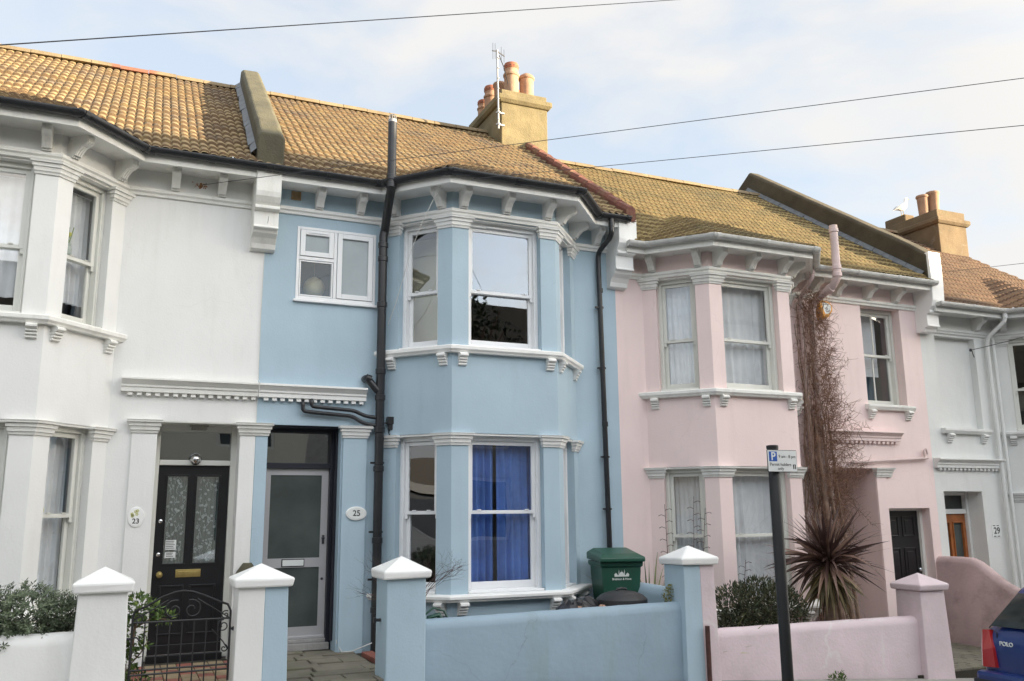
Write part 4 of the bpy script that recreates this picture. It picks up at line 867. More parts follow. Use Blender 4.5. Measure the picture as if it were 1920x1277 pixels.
# chalky dirt and details
# ------------------------------------------------------------ number 29, white
D9 = -.69
h29 = thing('terraced_house', 'off-white terraced house with a varnished brown front door at the far right', 'house', (14.6, 0, -2.3), 'terraced houses in the row')
bay29 = bay_pts(14.08, 14.73, 16.16, 16.81)
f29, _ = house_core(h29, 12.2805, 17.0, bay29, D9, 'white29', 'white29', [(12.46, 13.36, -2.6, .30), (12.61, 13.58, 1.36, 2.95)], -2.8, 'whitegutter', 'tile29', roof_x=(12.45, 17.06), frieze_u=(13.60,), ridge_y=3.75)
bay_windows(h29, f29, D9, 'sashpaint')
B(12.60, 13.60, -.16, -.12, 1.3, 3.0).build('blind_niche', 'white29', h29)
c = MB(); c.sweep([(12.58, 0), (13.66, 0)], [(-.12, 1.26), (.06, 1.26), (.09, 1.31), (.09, 1.35), (-.12, 1.362)], (.03, .03)); c.build('sill', 'white29', h29, bevel=.003)
for u in (12.70, 13.52): c = MB(); sill_bracket(c, FA, u, 1.26); c.build('sill_bracket', 'white29', h29)
door_cornice(h29, 12.30, 13.86, D9, 'white29')
c = MB(); c.box(12.46, 12.60, -.46, -.28, -2.3, .30).box(13.30, 13.36, -.46, -.28, -2.3, .30).box(12.60, 13.30, -.42, -.30, .24, .30).box(12.60, 13.30, -.42, -.30, -.07, .01)
fr_ = c.build('door_frame', 'white29', h29, bevel=.004); B(12.59, 13.31, -.38, -.37, .005, .245).build('fanlight', 'carglass', fr_)
d = MB(); panel(d, Fr((0, .34), (1, .34)), 12.60, 13.30, -2.05, -.07, [(12.68, 12.90, -1.1, -.22), (13.0, 13.22, -1.1, -.22)], .045)
for u0, u1 in ((12.68, 12.90), (13.0, 13.22)):
    for a, b, c0, c1 in ((u0-.02, u0, -1.12, -.20), (u1, u1+.02, -1.12, -.20), (u0, u1, -.22, -.20), (u0, u1, -1.12, -1.10)): d.box(a, b, -.34, -.322, c0, c1)
do = d.build('front_door', 'wood', h29, bevel=.004)
for u0, u1 in ((12.68, 12.90), (13.0, 13.22)): B(u0-.01, u1+.01, -.375, -.365, -1.11, -.21).build('pane', 'darkpanel', do)
pipe(h29, [(13.88, -.43, 3.36), (13.88, -.42, 3.22), (13.80, -.12, 2.98), (13.80, -.08, 2.85), (13.83, -.08, -2.3)], .036, 'white29', 'downpipe', joints=[((13.88, -.43, 3.3), (0, 0, 1))])
pipe(h29, [(13.96, -.02, 3.0), (13.96, -.08, 2.95), (13.97, -.08, -2.3)], .030, 'white29', 'downpipe')
chimney(h29, 16.20, 17.08, 2.6, 4.7, 4.6, 6.60, 'chimney29', [(16.55, 2.95, .58, .135, 2), (16.33, 3.05, .50, .125, 2)], band=(.32, .20))
c = MB(); c.prism([(16.24, 3.5), (16.55, 3.5), (16.55, 4.1), (16.24, 4.1)], 6.55, 6.78); c.build('chimney_rubble', 'chimney29', h29, bevel=.03)
pl = thing('house_number_plate', 'small black and white tile sign with the number 29', 'house number', (13.6, 0, -.36), 'house number signs')
B(13.50, 13.72, 0, .008, -.46, -.26).build('tile', 'signwhite', pl)
text('29', 'number', 'textblack', (13.61, -.0085, -.36), (1, 0, 0), (0, 0, 1), .15, pl, depth=.001, bold=.002)
c = MB()
for k in range(2):
    for z_ in (-.272, -.448): c.box(13.525+.09*k, 13.58+.09*k, .008, .0095, z_-.006, z_+.006)
c.build('border', 'textblack', pl)
for F, nm, sd in ((f29[0], 'left', 31),):
    pass
# curtains of number 23
for F, nm, sd in ((f23[2], 'right', 21), (f23[1], 'front', 23)):
    wcur(F, 2.3 if nm == 'right' else 2.25, 3.55, 'net', f'grey net curtain in the {nm} upper bay window of the nearer white house', 7, seed=sd, v=-.30)
    wcur(F, -.85, .85, 'net', f'grey net curtain in the {nm} ground floor bay window of the nearer white house', 7, seed=sd+1, v=-.30)
# ------------------------------------------------------------ front walls and gate piers
def cap_mesh(x0, x1, y0, y1, z, m, par, name='cap', hh=.075, rise=.14, ov=.05):
    c = MB(); a, b, d, e = x0-ov, x1+ov, y0-ov, y1+ov; cx, cy = (a+b)/2, (d+e)/2; i = .012
    b0 = len(c.v); c.v += [(a+.01, d+.01, z), (b-.01, d+.01, z), (b-.01, e-.01, z), (a+.01, e-.01, z), (a, d, z+hh), (b, d, z+hh), (b, e, z+hh), (a, e, z+hh), (cx, cy, z+hh+rise)]
    c.f += [(3, 2, 1, 0), (0, 1, 5, 4), (1, 2, 6, 5), (2, 3, 7, 6), (3, 0, 4, 7), (4, 5, 8), (5, 6, 8), (6, 7, 8), (7, 4, 8)]; c.t += [.5]*9
    c.v = [(p[0]+random.uniform(-.006, .006), p[1]+random.uniform(-.006, .006), p[2]+random.uniform(-.006, .006)) for p in c.v]
    return c.build(name, m, par, bevel=.016)
def pier(label, x0, x1, zb, zt, ms, split=None, taper=.0, capm='whitetrim', d=.40, dz=0, yf=-2.0):
    t = thing('gate_pier', label, 'gate pier', ((x0+x1)/2, yf+d/2, zb), 'front garden gate piers'); segs = [(x0, x1)] if split is None else [(x0, split), (split, x1)]
    for (a, b), m in zip(segs, ms):
        c = MB(); k = .01 if split is not None else 0
        tp = taper; v = [(a-(tp if a == x0 else 0), yf-tp, zb), (b+(tp if b == x1 else 0), yf-tp, zb), (b+(tp if b == x1 else 0), yf+d, zb), (a-(tp if a == x0 else 0), yf+d, zb), (a, yf, zt), (b, yf, zt), (b, yf+d, zt), (a, yf+d, zt)]
        c.v = v; c.f = [(3, 2, 1, 0), (4, 5, 6, 7), (0, 1, 5, 4), (1, 2, 6, 5), (2, 3, 7, 6), (3, 0, 4, 7)]; c.t = [.5]*6
        c.build('pier', m, t, bevel=.012 if split is None else .006)
    cap_mesh(x0, x1, yf, yf+d, zt, capm, t, rise=.135)
    return t
pier('white gate pier with a pyramid cap beside the shrub of the white house', -.29, .105, -1.7, -.635, ['white'], taper=.03)
pier('gate pier painted half white and half blue between two front paths', 1.035, 1.48, -1.8, -.645, ['white', 'blue'], split=1.27, taper=.02)
pier('all blue gate pier with a white pyramid cap before the blue house', 2.43, 2.83, -1.9, -.62, ['blue'])
pier('gate pier painted half blue and half pink at the garden boundary', 5.89, 6.30, -2.2, -.595, ['blue', 'pinkwall'], split=6.11, taper=.025)
pier('wholly pink gate pier with a pink pyramid cap', 9.50, 9.93, -2.4, -1.03, ['pinkwall'], taper=.035, capm='pinkwall')
def garden_wall(label, x0, x1, zb, zt0, zt1, m, y=-1.93, th=.22, name='garden_wall'):
    """rendered wall with a rounded top"""
    mb = MB(); n = 24; prof = [(0, None), (0, -.10), (.012, -.045), (.05, -.012), (th/2, 0), (th-.05, -.012), (th-.012, -.045), (th, -.10), (th, None)]; ring = []
    rnd = random.Random(int(x0*7))
    for i in range(n+1):
        x = x0+(x1-x0)*i/n; zt = zt0+(zt1-zt0)*i/n+rnd.uniform(-.003, .003); w = rnd.uniform(-.004, .004)
        ring.append([(x, y+a+w*(1 if b is not None else 0), zb if b is None else zt+b) for a, b in prof])
    for i in range(n):
        for k in range(len(prof)-1): mb.q(ring[i][k], ring[i+1][k], ring[i+1][k+1], ring[i][k+1])
    mb.q(*ring[0][::-1]); mb.q(*ring[-1])
    o = mb.build(name, m, weld=True)
    for p in o.data.polygons: p.use_smooth = True
    e = o.modifiers.new('e', 'EDGE_SPLIT'); e.split_angle = R(50)
    return tag(o, label, 'garden wall', 'rendered front garden walls')
garden_wall('white rendered low wall below the leafy shrub', -3.4, -.28, -1.8, -.96, -.965, 'white')
garden_wall('long blue rendered garden wall with a rounded top', 2.80, 5.90, -2.1, -1.035, -1.0, 'bluewall')
garden_wall('pale pink rendered garden wall with hairline cracks', 6.28, 9.52, -2.4, -1.325, -1.345, 'pinkwall')
# low cross wall between the blue and pink gardens
def ywall(label, prof, x0, x1, zb, m, name='party_garden_wall'):
    """prof: list of (y, ztop); rounded top"""
    mb = MB(); w = x1-x0; ring = []
    for y, zt in prof: ring.append([(x0, y, zb), (x0, y, zt-.10), (x0+.03, y, zt-.03), (x0+w*.3, y, zt), (x0+w*.7, y, zt), (x1-.03, y, zt-.03), (x1, y, zt-.10), (x1, y, zb)])
    for i in range(len(ring)-1):
        for k in range(7): mb.q(ring[i][k], ring[i][k+1], ring[i+1][k+1], ring[i+1][k])
    mb.q(*ring[0][::-1]); mb.q(*ring[-1]); o = mb.build(name, m, weld=True, fixn=True)
    for p in o.data.polygons: p.use_smooth = True
    e = o.modifiers.new('e', 'EDGE_SPLIT'); e.split_angle = R(55)
    return tag(o, label, 'garden wall', 'rendered cross walls between gardens')
ywall('low rounded blue wall running back to the house from the blue and pink pier', [(-1.62, -.93), (-1.2, -.89), (-.6, -.88), (0, -.88)], 6.0, 6.27, -2.2, 'bluewall')
ywall('dull pink party wall curving down from the house beside the brown front door', [(0.0, -.74), (-.35, -.735), (-.60, -.745), (-.75, -.80), (-.95, -.94), (-1.15, -1.08), (-1.3, -1.15), (-1.5, -1.18), (-2.0, -1.20)], 12.12, 12.36, -2.5, 'pinkdark')
mo = MB(); rnd = random.Random(4)
for k in range(260):
    a = rnd.uniform(0, 2*math.pi); q = rnd.random()**.5; x = 5.86+.10*q*math.cos(a); z_ = -.93+.11*q*math.sin(a)+.0; y = -1.70+rnd.uniform(-.05, .05); s_ = rnd.uniform(.008, .02)
    mo.v += [(x+s_*rnd.uniform(-1, 1), y-.05+s_*rnd.uniform(-1, 1), z_+s_*rnd.uniform(-1, 1)) for _ in range(4)]; b = len(mo.v)-4; mo.f += [(b, b+1, b+2), (b, b+2, b+3)]; mo.t += [.5, .5]
tag(mo.build('moss_clump', 'moss'), 'olive moss clump where the blue wall meets its pier', 'moss')
pier('buff capped gate pier far right beyond the party wall', 13.62, 13.95, -2.6, -1.16, ['pinkdark'], capm='chimney29', d=.34, yf=-1.95)
g_ = MB(); g_.tube([(6.13, -2.06, -2.1), (6.13, -2.06, -1.26)], .028, 10); tag(g_.build('iron_rod', 'rust', smooth=True), 'short rusty iron rod standing at the foot of the blue and pink pier', 'rod')
g_ = MB(); g_.tube([(2.425, -1.8, -1.02), (2.37, -1.8, -1.02)], .016, 8); g_.box(2.355, 2.375, 1.775, 1.825, -1.045, -.995); tag(g_.build('gate_latch', 'iron'), 'small black gate catch on the side of the all blue pier', 'catch')

# ------------------------------------------------------------ wrought iron gate
gt = thing('iron_gate', 'black wrought iron garden gate with scrolls under an arched top', 'gate', (.58, -1.8, -1.5)); Y = -1.8
gx0, gx1 = .16, .995
def arc(cx, cz, r, a0, a1, n=14): return [(cx+r*math.cos(a0+(a1-a0)*k/n), Y, cz+r*math.sin(a0+(a1-a0)*k/n)) for k in range(n+1)]
def spiral(cx, cz, r0, r1, a0, turns, n=26): return [(cx+(r0+(r1-r0)*k/n)*math.cos(a0+turns*2*math.pi*k/n), Y, cz+(r0+(r1-r0)*k/n)*math.sin(a0+turns*2*math.pi*k/n)) for k in range(n+1)]
f_ = MB(); top = [(gx0, Y, -1.47), (gx0, Y, -.86), (gx0+.02, Y, -.82), (gx0+.10, Y, -.79), (.40, Y, -.71), (.50, Y, -.675), (.575, Y, -.665), (.65, Y, -.675), (.75, Y, -.71), (gx1-.10, Y, -.775), (gx1-.03, Y, -.80), (gx1, Y, -.86), (gx1, Y, -1.47)]
f_.tube(top, .0105, 7); f_.tube([(gx0, Y, -.925), (gx1, Y, -.925)], .009, 6); f_.tube([(gx0, Y, -1.33), (gx1, Y, -1.33)], .009, 6); f_.tube([(gx0, Y, -1.37), (gx1, Y, -1.37)], .009, 6); f_.build('gate_frame', 'iron', gt, smooth=True)
for k in range(1, 8):
    x = gx0+(gx1-gx0)*k/8; c = MB(); c.tube([(x, Y, -.925), (x, Y, -1.50)], .0065, 6); c.build('bar', 'iron', gt)
for pts in (spiral(.50, -.83, .088, .02, 1.2, 1.3), spiral(.655, -.83, .088, .02, 1.94, -1.3), spiral(gx1-.045, -.895, .04, .012, 1, 1.2), spiral(gx1-.06, -.99, .055, .015, 1.5, 1.4), spiral(gx0+.05, -.895, .04, .012, 2, -1.2), [(gx0+.01, Y, -.9), (.30, Y, -.83), (.45, Y, -.74)], [(gx1-.01, Y, -.92), (.86, Y, -.84), (.70, Y, -.74)], [(.84, Y, -1.02), (.94, Y, -1.13), (.985, Y, -1.2)], spiral(gx1-.045, -1.19, .035, .008, 1.5, -1.2)):
    c = MB(); c.tube(pts, .0062, 6); c.build('scroll', 'iron', gt, smooth=True)
c = MB(); c.tube([(gx1, Y, -1.02), (1.045, Y, -1.02)], .01, 6); c.lathe((1.025, Y, -1.02), [(0, -.02), (.018, -.01), (.018, .01), (0, .02)], 8); c.build('latch', 'iron', gt)
c = MB(); c.tube([(gx0, Y, -1.06), (.10, Y, -1.06)], .012, 6); c.tube([(gx0, Y, -1.06), (.20, Y, -1.05), (.23, Y, -1.08)], .008, 6); c.build('hinge', 'iron', gt)

# ------------------------------------------------------------ plants
def leafcloud(mb, rnd, centre, rad, n, L=.05, Wd=.018, shell=.55, up=.3):
    for _ in range(n):
        while True:
            d = Vector((rnd.uniform(-1, 1), rnd.uniform(-1, 1), rnd.uniform(-1, 1)))
            if .05 < d.length < 1: break
        if rnd.random() < shell: d = d.normalized()*rnd.uniform(.8, 1.05)
        p = Vector(centre)+Vector((d.x*rad[0], d.y*rad[1], d.z*rad[2]))
        a = (d.normalized()+Vector((rnd.gauss(0, .5), rnd.gauss(0, .5), rnd.gauss(up, .5)))).normalized()
        s_ = a.cross(Vector((rnd.gauss(0, 1), rnd.gauss(0, 1), rnd.gauss(0, 1)))).normalized(); l_ = L*rnd.uniform(.6, 1.3); w_ = Wd*rnd.uniform(.7, 1.3); nrm = a.cross(s_)*l_*.12
        mb.tv = min(1, max(0, rnd.gauss(.5, .24))); b = len(mb.v)
        mb.v += [tuple(p), tuple(p+a*l_*.45+s_*w_/2+nrm), tuple(p+a*l_), tuple(p+a*l_*.45-s_*w_/2+nrm)]; mb.f.append((b, b+1, b+2, b+3)); mb.t.append(mb.tv)
def rosettes(mb, rnd, centre, rad, n, k=9, L=.045, W_=.014):
    for _ in range(n):
        while True:
            d = Vector((rnd.uniform(-1, 1), rnd.uniform(-1, 1), rnd.uniform(-1, 1)))
            if .3 < d.length < 1: break
        d = d.normalized()*rnd.uniform(.72, 1.08); p = Vector(centre)+Vector((d.x*rad[0], d.y*rad[1], d.z*rad[2]))
        ax = (d.normalized()+Vector((0, -.2, .5))).normalized(); s0 = ax.orthogonal().normalized(); t0 = ax.cross(s0); tv = min(1, max(0, rnd.gauss(.5, .2)))
        for j in range(k):
            t = j*2.4; o_ = s0*math.cos(t)+t0*math.sin(t); a = (o_+ax*rnd.uniform(.2, 1.1)).normalized(); s_ = a.cross(ax).normalized(); l_ = L*rnd.uniform(.7, 1.25); q = p-ax*.006*j; b = len(mb.v)
            mb.v += [tuple(q), tuple(q+a*l_*.6+s_*W_*.5), tuple(q+a*l_), tuple(q+a*l_*.6-s_*W_*.5)]; mb.f.append((b, b+1, b+2, b+3)); mb.t.append(min(1, max(0, tv+rnd.gauss(0, .1))))
def twigs(mb, rnd, centre, rad, n, r=.006):
    c = Vector(centre)
    for _ in range(n):
        d = Vector((rnd.uniform(-1, 1), rnd.uniform(-1, 1), rnd.uniform(-.2, 1))).normalized(); e = c+Vector((d.x*rad[0], d.y*rad[1], d.z*rad[2])); s_ = c+Vector((rnd.uniform(-.2, .2)*rad[0], 0, -rad[2]))
        mb.tube([s_, (s_+e)/2+Vector((rnd.uniform(-.05, .05), 0, .05)), e], [r*1.6, r, r*.4], 5)
rnd = random.Random(11)
bs = thing('garden_shrub', 'grey-green leafy shrub spreading over the white garden wall', 'shrub', (-1.2, -1.5, -1.5), 'shrubs in the front gardens')
lf = MB()
for (c_, rd, n_) in (((-2.4, -1.55, -.90), (.55, .38, .32), 420), ((-1.75, -1.6, -.86), (.45, .40, .33), 420), ((-1.15, -1.62, -.82), (.40, .38, .30), 420), ((-.72, -1.6, -.86), (.34, .36, .30), 380), ((-.42, -1.5, -.88), (.22, .26, .22), 200), ((-1.3, -1.75, -1.0), (.75, .26, .13), 260)): rosettes(lf, rnd, c_, rd, n_, 9); leafcloud(lf, rnd, c_, (rd[0]*.75, rd[1]*.75, rd[2]*.75), 500, .05, .018, .2)
lf.build('foliage', 'hedge', bs, tint=True)
c = MB()
for cx in (-2.3, -1.7, -1.1, -.7): twigs(c, rnd, (cx, -1.5, -1.1), (.4, .25, .35), 12)
c.build('stems', 'bark', bs)
pv = thing('garden_shrub', 'small bright green climbing shrub beside the iron gate', 'shrub', (.2, -1.6, -1.5), 'shrubs in the front gardens')
lf = MB()
for (c_, rd, n_) in (((.20, -1.66, -.80), (.11, .10, .12), 170), ((.30, -1.68, -.84), (.10, .08, .07), 100), ((.43, -1.72, -.90), (.09, .05, .05), 70), ((.18, -1.64, -1.05), (.08, .09, .2), 190), ((.13, -1.6, -1.3), (.09, .1, .2), 190), ((.28, -1.7, -1.12), (.03, .03, .04), 16), ((.22, -1.6, -1.45), (.1, .1, .1), 110)): leafcloud(lf, rnd, c_, rd, n_, .052, .026, .5, .1)
lf.build('foliage', 'privet', pv, tint=True)
c = MB(); c.tube([(.15, -1.6, -1.55), (.17, -1.62, -1.2), (.2, -1.65, -.8)], .012, 6); c.tube([(.17, -1.63, -1.0), (.32, -1.7, -.9), (.47, -1.74, -.92)], .007, 5); c.tube([(.17, -1.63, -1.3), (.25, -1.66, -1.2), (.3, -1.7, -1.1)], .006, 5); c.build('stems', 'bark', pv)
hb = thing('garden_shrub', 'dark round shrub behind the pink garden wall', 'shrub', (7.3, -1.4, -1.95), 'shrubs in the front gardens')
lf = MB()
for (c_, rd, n_) in (((7.05, -1.40, -1.15), (.30, .28, .26), 700), ((7.38, -1.42, -1.12), (.32, .28, .30), 800), ((7.72, -1.40, -1.18), (.26, .26, .27), 600), ((7.2, -1.45, -1.35), (.45, .24, .2), 500), ((8.0, -1.35, -1.25), (.14, .2, .2), 160)): leafcloud(lf, rnd, c_, rd, int(n_*1.7), .06, .022, .5, .6)
lf.build('foliage', 'hebe', hb, tint=True)
c = MB()
for cx in (7.05, 7.4, 7.7): twigs(c, rnd, (cx, -1.4, -1.4), (.28, .25, .5), 16, .005)
c.build('stems', 'darktwig', hb)
def blade(mb, base, dirv, L, W_, droop, rnd, seg=7, fold=.25):
    p = Vector(base); d = Vector(dirv).normalized(); side = d.cross(Vector((0, 0, 1)))
    side = side.normalized() if side.length > .05 else Vector((1, 0, 0)); side = (Matrix.Rotation(rnd.gauss(0, .8), 3, d) @ side); prev = None; tv = min(1, max(0, rnd.gauss(.5, .25)))
    for i in range(seg+1):
        t = i/seg; wv = W_*(.45+1.1*t if t < .4 else 1-(t-.4)/.6*.96)*.5; nrm = side.cross(d).normalized()
        row = [p-side*wv+nrm*wv*fold, p, p+side*wv+nrm*wv*fold]; b = len(mb.v); mb.v += [tuple(q) for q in row]
        if prev is not None:
            for k in (0, 1): mb.f.append((prev+k, prev+k+1, b+k+1, b+k)); mb.t.append(tv)
        prev = b; p = p+d*(L/seg); d = (d+Vector((0, 0, -droop/seg))).normalized()
cp = thing('cordyline_palm', 'spiky purple-brown palm on a shaggy stem in the pink garden', 'palm', (8.5, -1.45, -1.98))
lf = MB(); dr = MB(); rnd = random.Random(5); H = Vector((8.52, -1.45, -.66))
for k in range(190):
    a = rnd.uniform(0, 2*math.pi); e = rnd.uniform(-.45, 1.4); d = Vector((math.cos(a)*math.cos(e), math.sin(a)*math.cos(e), math.sin(e))); blade(lf, H+d*.03+Vector((0, 0, rnd.uniform(-.05, .08))), d, rnd.uniform(.45, .85), .060, rnd.choice((.1, .3, .7, 1.3))*rnd.uniform(.5, 1.2), rnd)
for k in range(110):
    a = rnd.uniform(0, 2*math.pi); e = rnd.uniform(-1.35, -.35); d = Vector((math.cos(a)*math.cos(e), math.sin(a)*math.cos(e), math.sin(e))); blade(dr, H+Vector((0, 0, rnd.uniform(-.18, -.02))), d, rnd.uniform(.40, .72), .048, rnd.uniform(.4, 1.3), rnd)
lf.build('leaves', 'cord', cp, tint=True); dr.build('dead_leaves', 'corddry', cp, tint=True)
c = MB(); c.tube([(8.50, -1.45, -2.0), (8.51, -1.45, -1.4), (8.52, -1.45, -.65)], [.09, .075, .06], 10); c.build('trunk', 'bark', cp)
def phormium(label, x, y, z_, n, L, seed):
    rnd = random.Random(seed); t = thing('strappy_plant', label, 'plant', (x, y, z_), 'strap-leaved plants'); mb = MB()
    for k in range(n):
        a = rnd.uniform(0, 2*math.pi); e = rnd.uniform(.7, 1.45); blade(mb, (x+rnd.uniform(-.08, .08), y+rnd.uniform(-.08, .08), z_), (math.cos(a)*math.cos(e), math.sin(a)*math.cos(e), math.sin(e)), L*rnd.uniform(.6, 1.1), .042, rnd.uniform(.3, 1.6), rnd)
    mb.build('leaves', 'phorm', t, tint=True); return t
phormium('striped green strap-leaved plant behind the green bin', 6.42, -.45, -1.75, 70, 1.30, 3)
phormium('striped strap-leaved plant just right of the blue and pink pier', 6.62, -1.45, -1.9, 34, .85, 9)
sm = thing('dry_flower_stem', 'tall dry flower stems standing left of the blue and pink pier', 'plant', (6.6, -1.1, -1.9)); c = MB(); rnd = random.Random(2)
for (x0_, x1_, zt) in ((6.38, 6.33, .10), (6.66, 6.78, .20), (6.72, 6.95, .05), (7.35, 7.55, -.62)):
    c.tube([(x0_, -1.0, -1.9), ((x0_+x1_)/2, -1.0, (zt-1.9)/2-.1), (x1_, -1.0, zt)], [.007, .005, .003], 5)
    for k in range(12):
        t = .55+.45*k/12; px = x0_+(x1_-x0_)*t; pz = -1.9+(zt+1.9)*t; s_ = 1 if k % 2 else -1; c.tube([(px, -1.0, pz), (px+s_*.06, -1.0+rnd.uniform(-.03, .03), pz+.02), (px+s_*.10, -1.0, pz+.005)], [.004, .003, .005], 4)
c.build('stem', 'darktwig', sm)
# bare twiggy bush in front of the blue bay
bb = thing('bare_bush', 'leafless twiggy bush behind the all blue gate pier', 'bush', (2.95, -1.3, -1.6)); c = MB(); rnd = random.Random(8)
def branch(p, d, L, r, depth):
    q = p+d*L; mid = (p+q)/2+Vector((rnd.gauss(0, .03), rnd.gauss(0, .03), rnd.gauss(0, .02)))*L*3
    c.tube([p, mid, q], [r, r*.8, r*.6], 5, cap=False)
    if depth:
        for _ in range(rnd.choice((2, 3, 3))):
            nd_ = (d+Vector((rnd.gauss(0, .55), rnd.gauss(0, .45), rnd.gauss(.1, .35)))).normalized(); branch(p+(q-p)*rnd.uniform(.5, 1), nd_, L*rnd.uniform(.6, .85), r*.6, depth-1)
for k in range(2): branch(Vector((2.84+.04*k, -1.3, -1.6)), Vector((rnd.uniform(-.08, .05), 0, 1)).normalized(), .56, .011, 5)
c.build('branches', 'darktwig', bb)
c = MB(); twp = thing('weed', 'small green weed at the foot of the pink garden wall', 'weed', (8.0, -2.05, -1.99)); rnd = random.Random(1)
lfw = MB()
for (x, y_, s_) in ((7.99, -2.06, .07), (8.05, -2.05, .05), (7.9, -2.04, .04)): leafcloud(lfw, rnd, (x, y_, ground_z(x)+s_*.6), (s_, .03, s_), 60, .04, .016, .3, .8)
lfw.build('leaves', 'privet', twp, tint=True)
# the bare climber on the pink house
cl = thing('bare_climber', 'brown leafless climber matted over the pipes of the pink house', 'climber', (9.8, -.1, -1.95)); rnd = random.Random(21)
st = MB()
for k in range(10):
    x = rnd.uniform(9.42, 10.06); y_ = rnd.uniform(-.30, -.05) if x > 9.6 else rnd.uniform(-.42, -.12); zt = rnd.uniform(2.2, 3.45) if x < 9.95 else rnd.uniform(.6, 2.6); pts = []; n_ = 22
    for i in range(n_+1):
        t = i/n_; pts.append((x+.06*math.sin(t*(7+k%5)+k)+.03*math.sin(t*23+k*2)+rnd.uniform(-.02, .02)+(x-9.72)*.25*(1-t), y_+.03*math.sin(t*7+k*2)-(.10 if t < .1 else 0), -1.95+(zt+1.95)*t))
    st.tube(pts, [.011*(1-.7*i/n_)*rnd.uniform(.7, 1.2)+.003 for i in range(n_+1)], 5)
for (x, y_, r0, lean) in ((9.62, -.42, .06, -.06), (9.80, -.36, .045, .04), (10.02, -.28, .035, .0)):
    st.tube([(x+lean, y_-.15, -2.0), (x+lean*.6, y_-.08, -1.4), (x, y_, -.7), (x-.02, y_+.1, .3), (x-.03, y_+.16, 1.4)], [r0, r0*.8, r0*.75, r0*.55, r0*.3], 8)
st.build('stems', 'bark', cl)
tw = MB()
def twig(p, d, L, n_, r, wig):
    pts = [Vector(p)]; d = Vector(d).normalized()
    for i in range(n_):
        d = (d+Vector((rnd.gauss(0, wig), rnd.gauss(0, wig*.6), rnd.gauss(0, wig)))).normalized(); q = pts[-1]+d*(L/n_)
        if q.y > -.015: q.y = -.015
        pts.append(q)
    tw.tube(pts, [r*(1-.6*i/n_) for i in range(n_+1)], 3, cap=False); return pts
for k in range(3000):
    z_ = rnd.uniform(-1.85, 3.4); x = rnd.gauss(9.72, .12 if z_ > 1.2 else .16); y_ = rnd.uniform(-.42, -.04)
    if x > 10.15 or x < 9.3 or (x > 9.88 and z_ > 2.9): continue
    twig((x, y_, z_), (rnd.gauss(0, .8), rnd.gauss(-.2, .5), rnd.gauss(.1, .8)), rnd.uniform(.08, .30), 6, .0040, .75)
def env(z_): # how far the side shoots reach to the right at each height
    t = (z_+1.9)/5.4; return .18+.62*math.exp(-((z_-.95)/.95)**2)+.25*math.exp(-((z_-2.7)/.25)**2)-.1*(z_ > 3)
for k in range(950):
    z_ = rnd.choice((rnd.uniform(-1.6, 3.3), rnd.gauss(1.0, .75))); z_ = max(-1.7, min(2.95, z_)); e = env(z_); x = 9.9+rnd.random()**1.7*e*.8; y_ = rnd.uniform(-.25, -.03)
    ps = twig((x, y_, z_), (rnd.uniform(.1, 1), rnd.gauss(-.1, .3), rnd.gauss(.15, .6)), rnd.uniform(.10, .34), 5, .0038, .38)
    if rnd.random() < .35: twig(ps[3], (rnd.gauss(.2, .6), rnd.gauss(-.1, .3), rnd.gauss(0, .7)), rnd.uniform(.05, .14), 3, .0028, .4)
for (x, z_, dx, dz_, L) in ((9.95, 1.65, .8, .7, .85), (10.0, 1.1, 1, .35, .9), (9.95, 1.9, .6, .9, .6), (10.05, .7, 1, .1, .8), (9.95, 2.2, .8, .6, .5), (10.2, .2, 1, -.2, .6)):
    ps = twig((x, -.06, z_), (dx, 0, dz_), L, 12, .006, .12)
    for q in ps[3:]:
        for _ in range(3): twig(q, (rnd.gauss(.3, .6), rnd.gauss(-.1, .2), rnd.gauss(0, .7)), rnd.uniform(.06, .2), 4, .003, .4)
tw.build('twigs', 'twig', cl)

# ------------------------------------------------------------ bins
wb = thing('wheelie_bin', 'dark green wheeled bin with a white printed skyline against the blue wall', 'wheelie bin', (5.85, -.55, -1.62))
ang = R(-14); cx, cy = 5.86, -.52; ca, sa = math.cos(ang), math.sin(ang)
def bw(u, v, z_): return (cx+u*ca+v*sa*-1, cy+u*sa+v*ca, z_+.05)      # u right, v back
c = MB(); hw = .25; levels = [(-1.60, .20, .23), (-1.45, .205, .24), (-.78, .255, .29), (-.72, .255, .29), (-.71, .275, .315), (-.655, .28, .32)]
ring = []
for z_, a, d_ in levels: ring.append([bw(-a, -d_+.02, z_), bw(a, -d_+.02, z_), bw(a, d_, z_), bw(-a, d_, z_)])
for i in range(len(ring)-1):
    for k in range(4): c.q(ring[i][k], ring[i][(k+1) % 4], ring[i+1][(k+1) % 4], ring[i+1][k])
c.q(*ring[0][::-1]); c.q(*ring[-1]); c.build('body', 'greenbin', wb, bevel=.012, weld=True)
c = MB(); a, d_ = .295, .33
lo_ = [bw(-a, -d_-.02, -.655), bw(a, -d_-.02, -.655), bw(a, d_, -.64), bw(-a, d_, -.64)]; hi_ = [bw(-a, -d_-.02, -.60), bw(a, -d_-.02, -.60), bw(a, d_, -.55), bw(-a, d_, -.55)]; tp = [bw(-a+.07, -d_+.10, -.555), bw(a-.07, -d_+.10, -.555), bw(a-.07, d_-.08, -.50), bw(-a+.07, d_-.08, -.50)]
for k in range(4): c.q(lo_[k], lo_[(k+1) % 4], hi_[(k+1) % 4], hi_[k]); c.q(hi_[k], hi_[(k+1) % 4], tp[(k+1) % 4], tp[k])
c.q(*tp); c.q(*lo_[::-1]); c.build('lid', 'greenbin', wb, bevel=.015, weld=True)
c = MB(); c.tube([bw(-.24, .37, -.60), bw(.24, .37, -.60)], .016, 8)
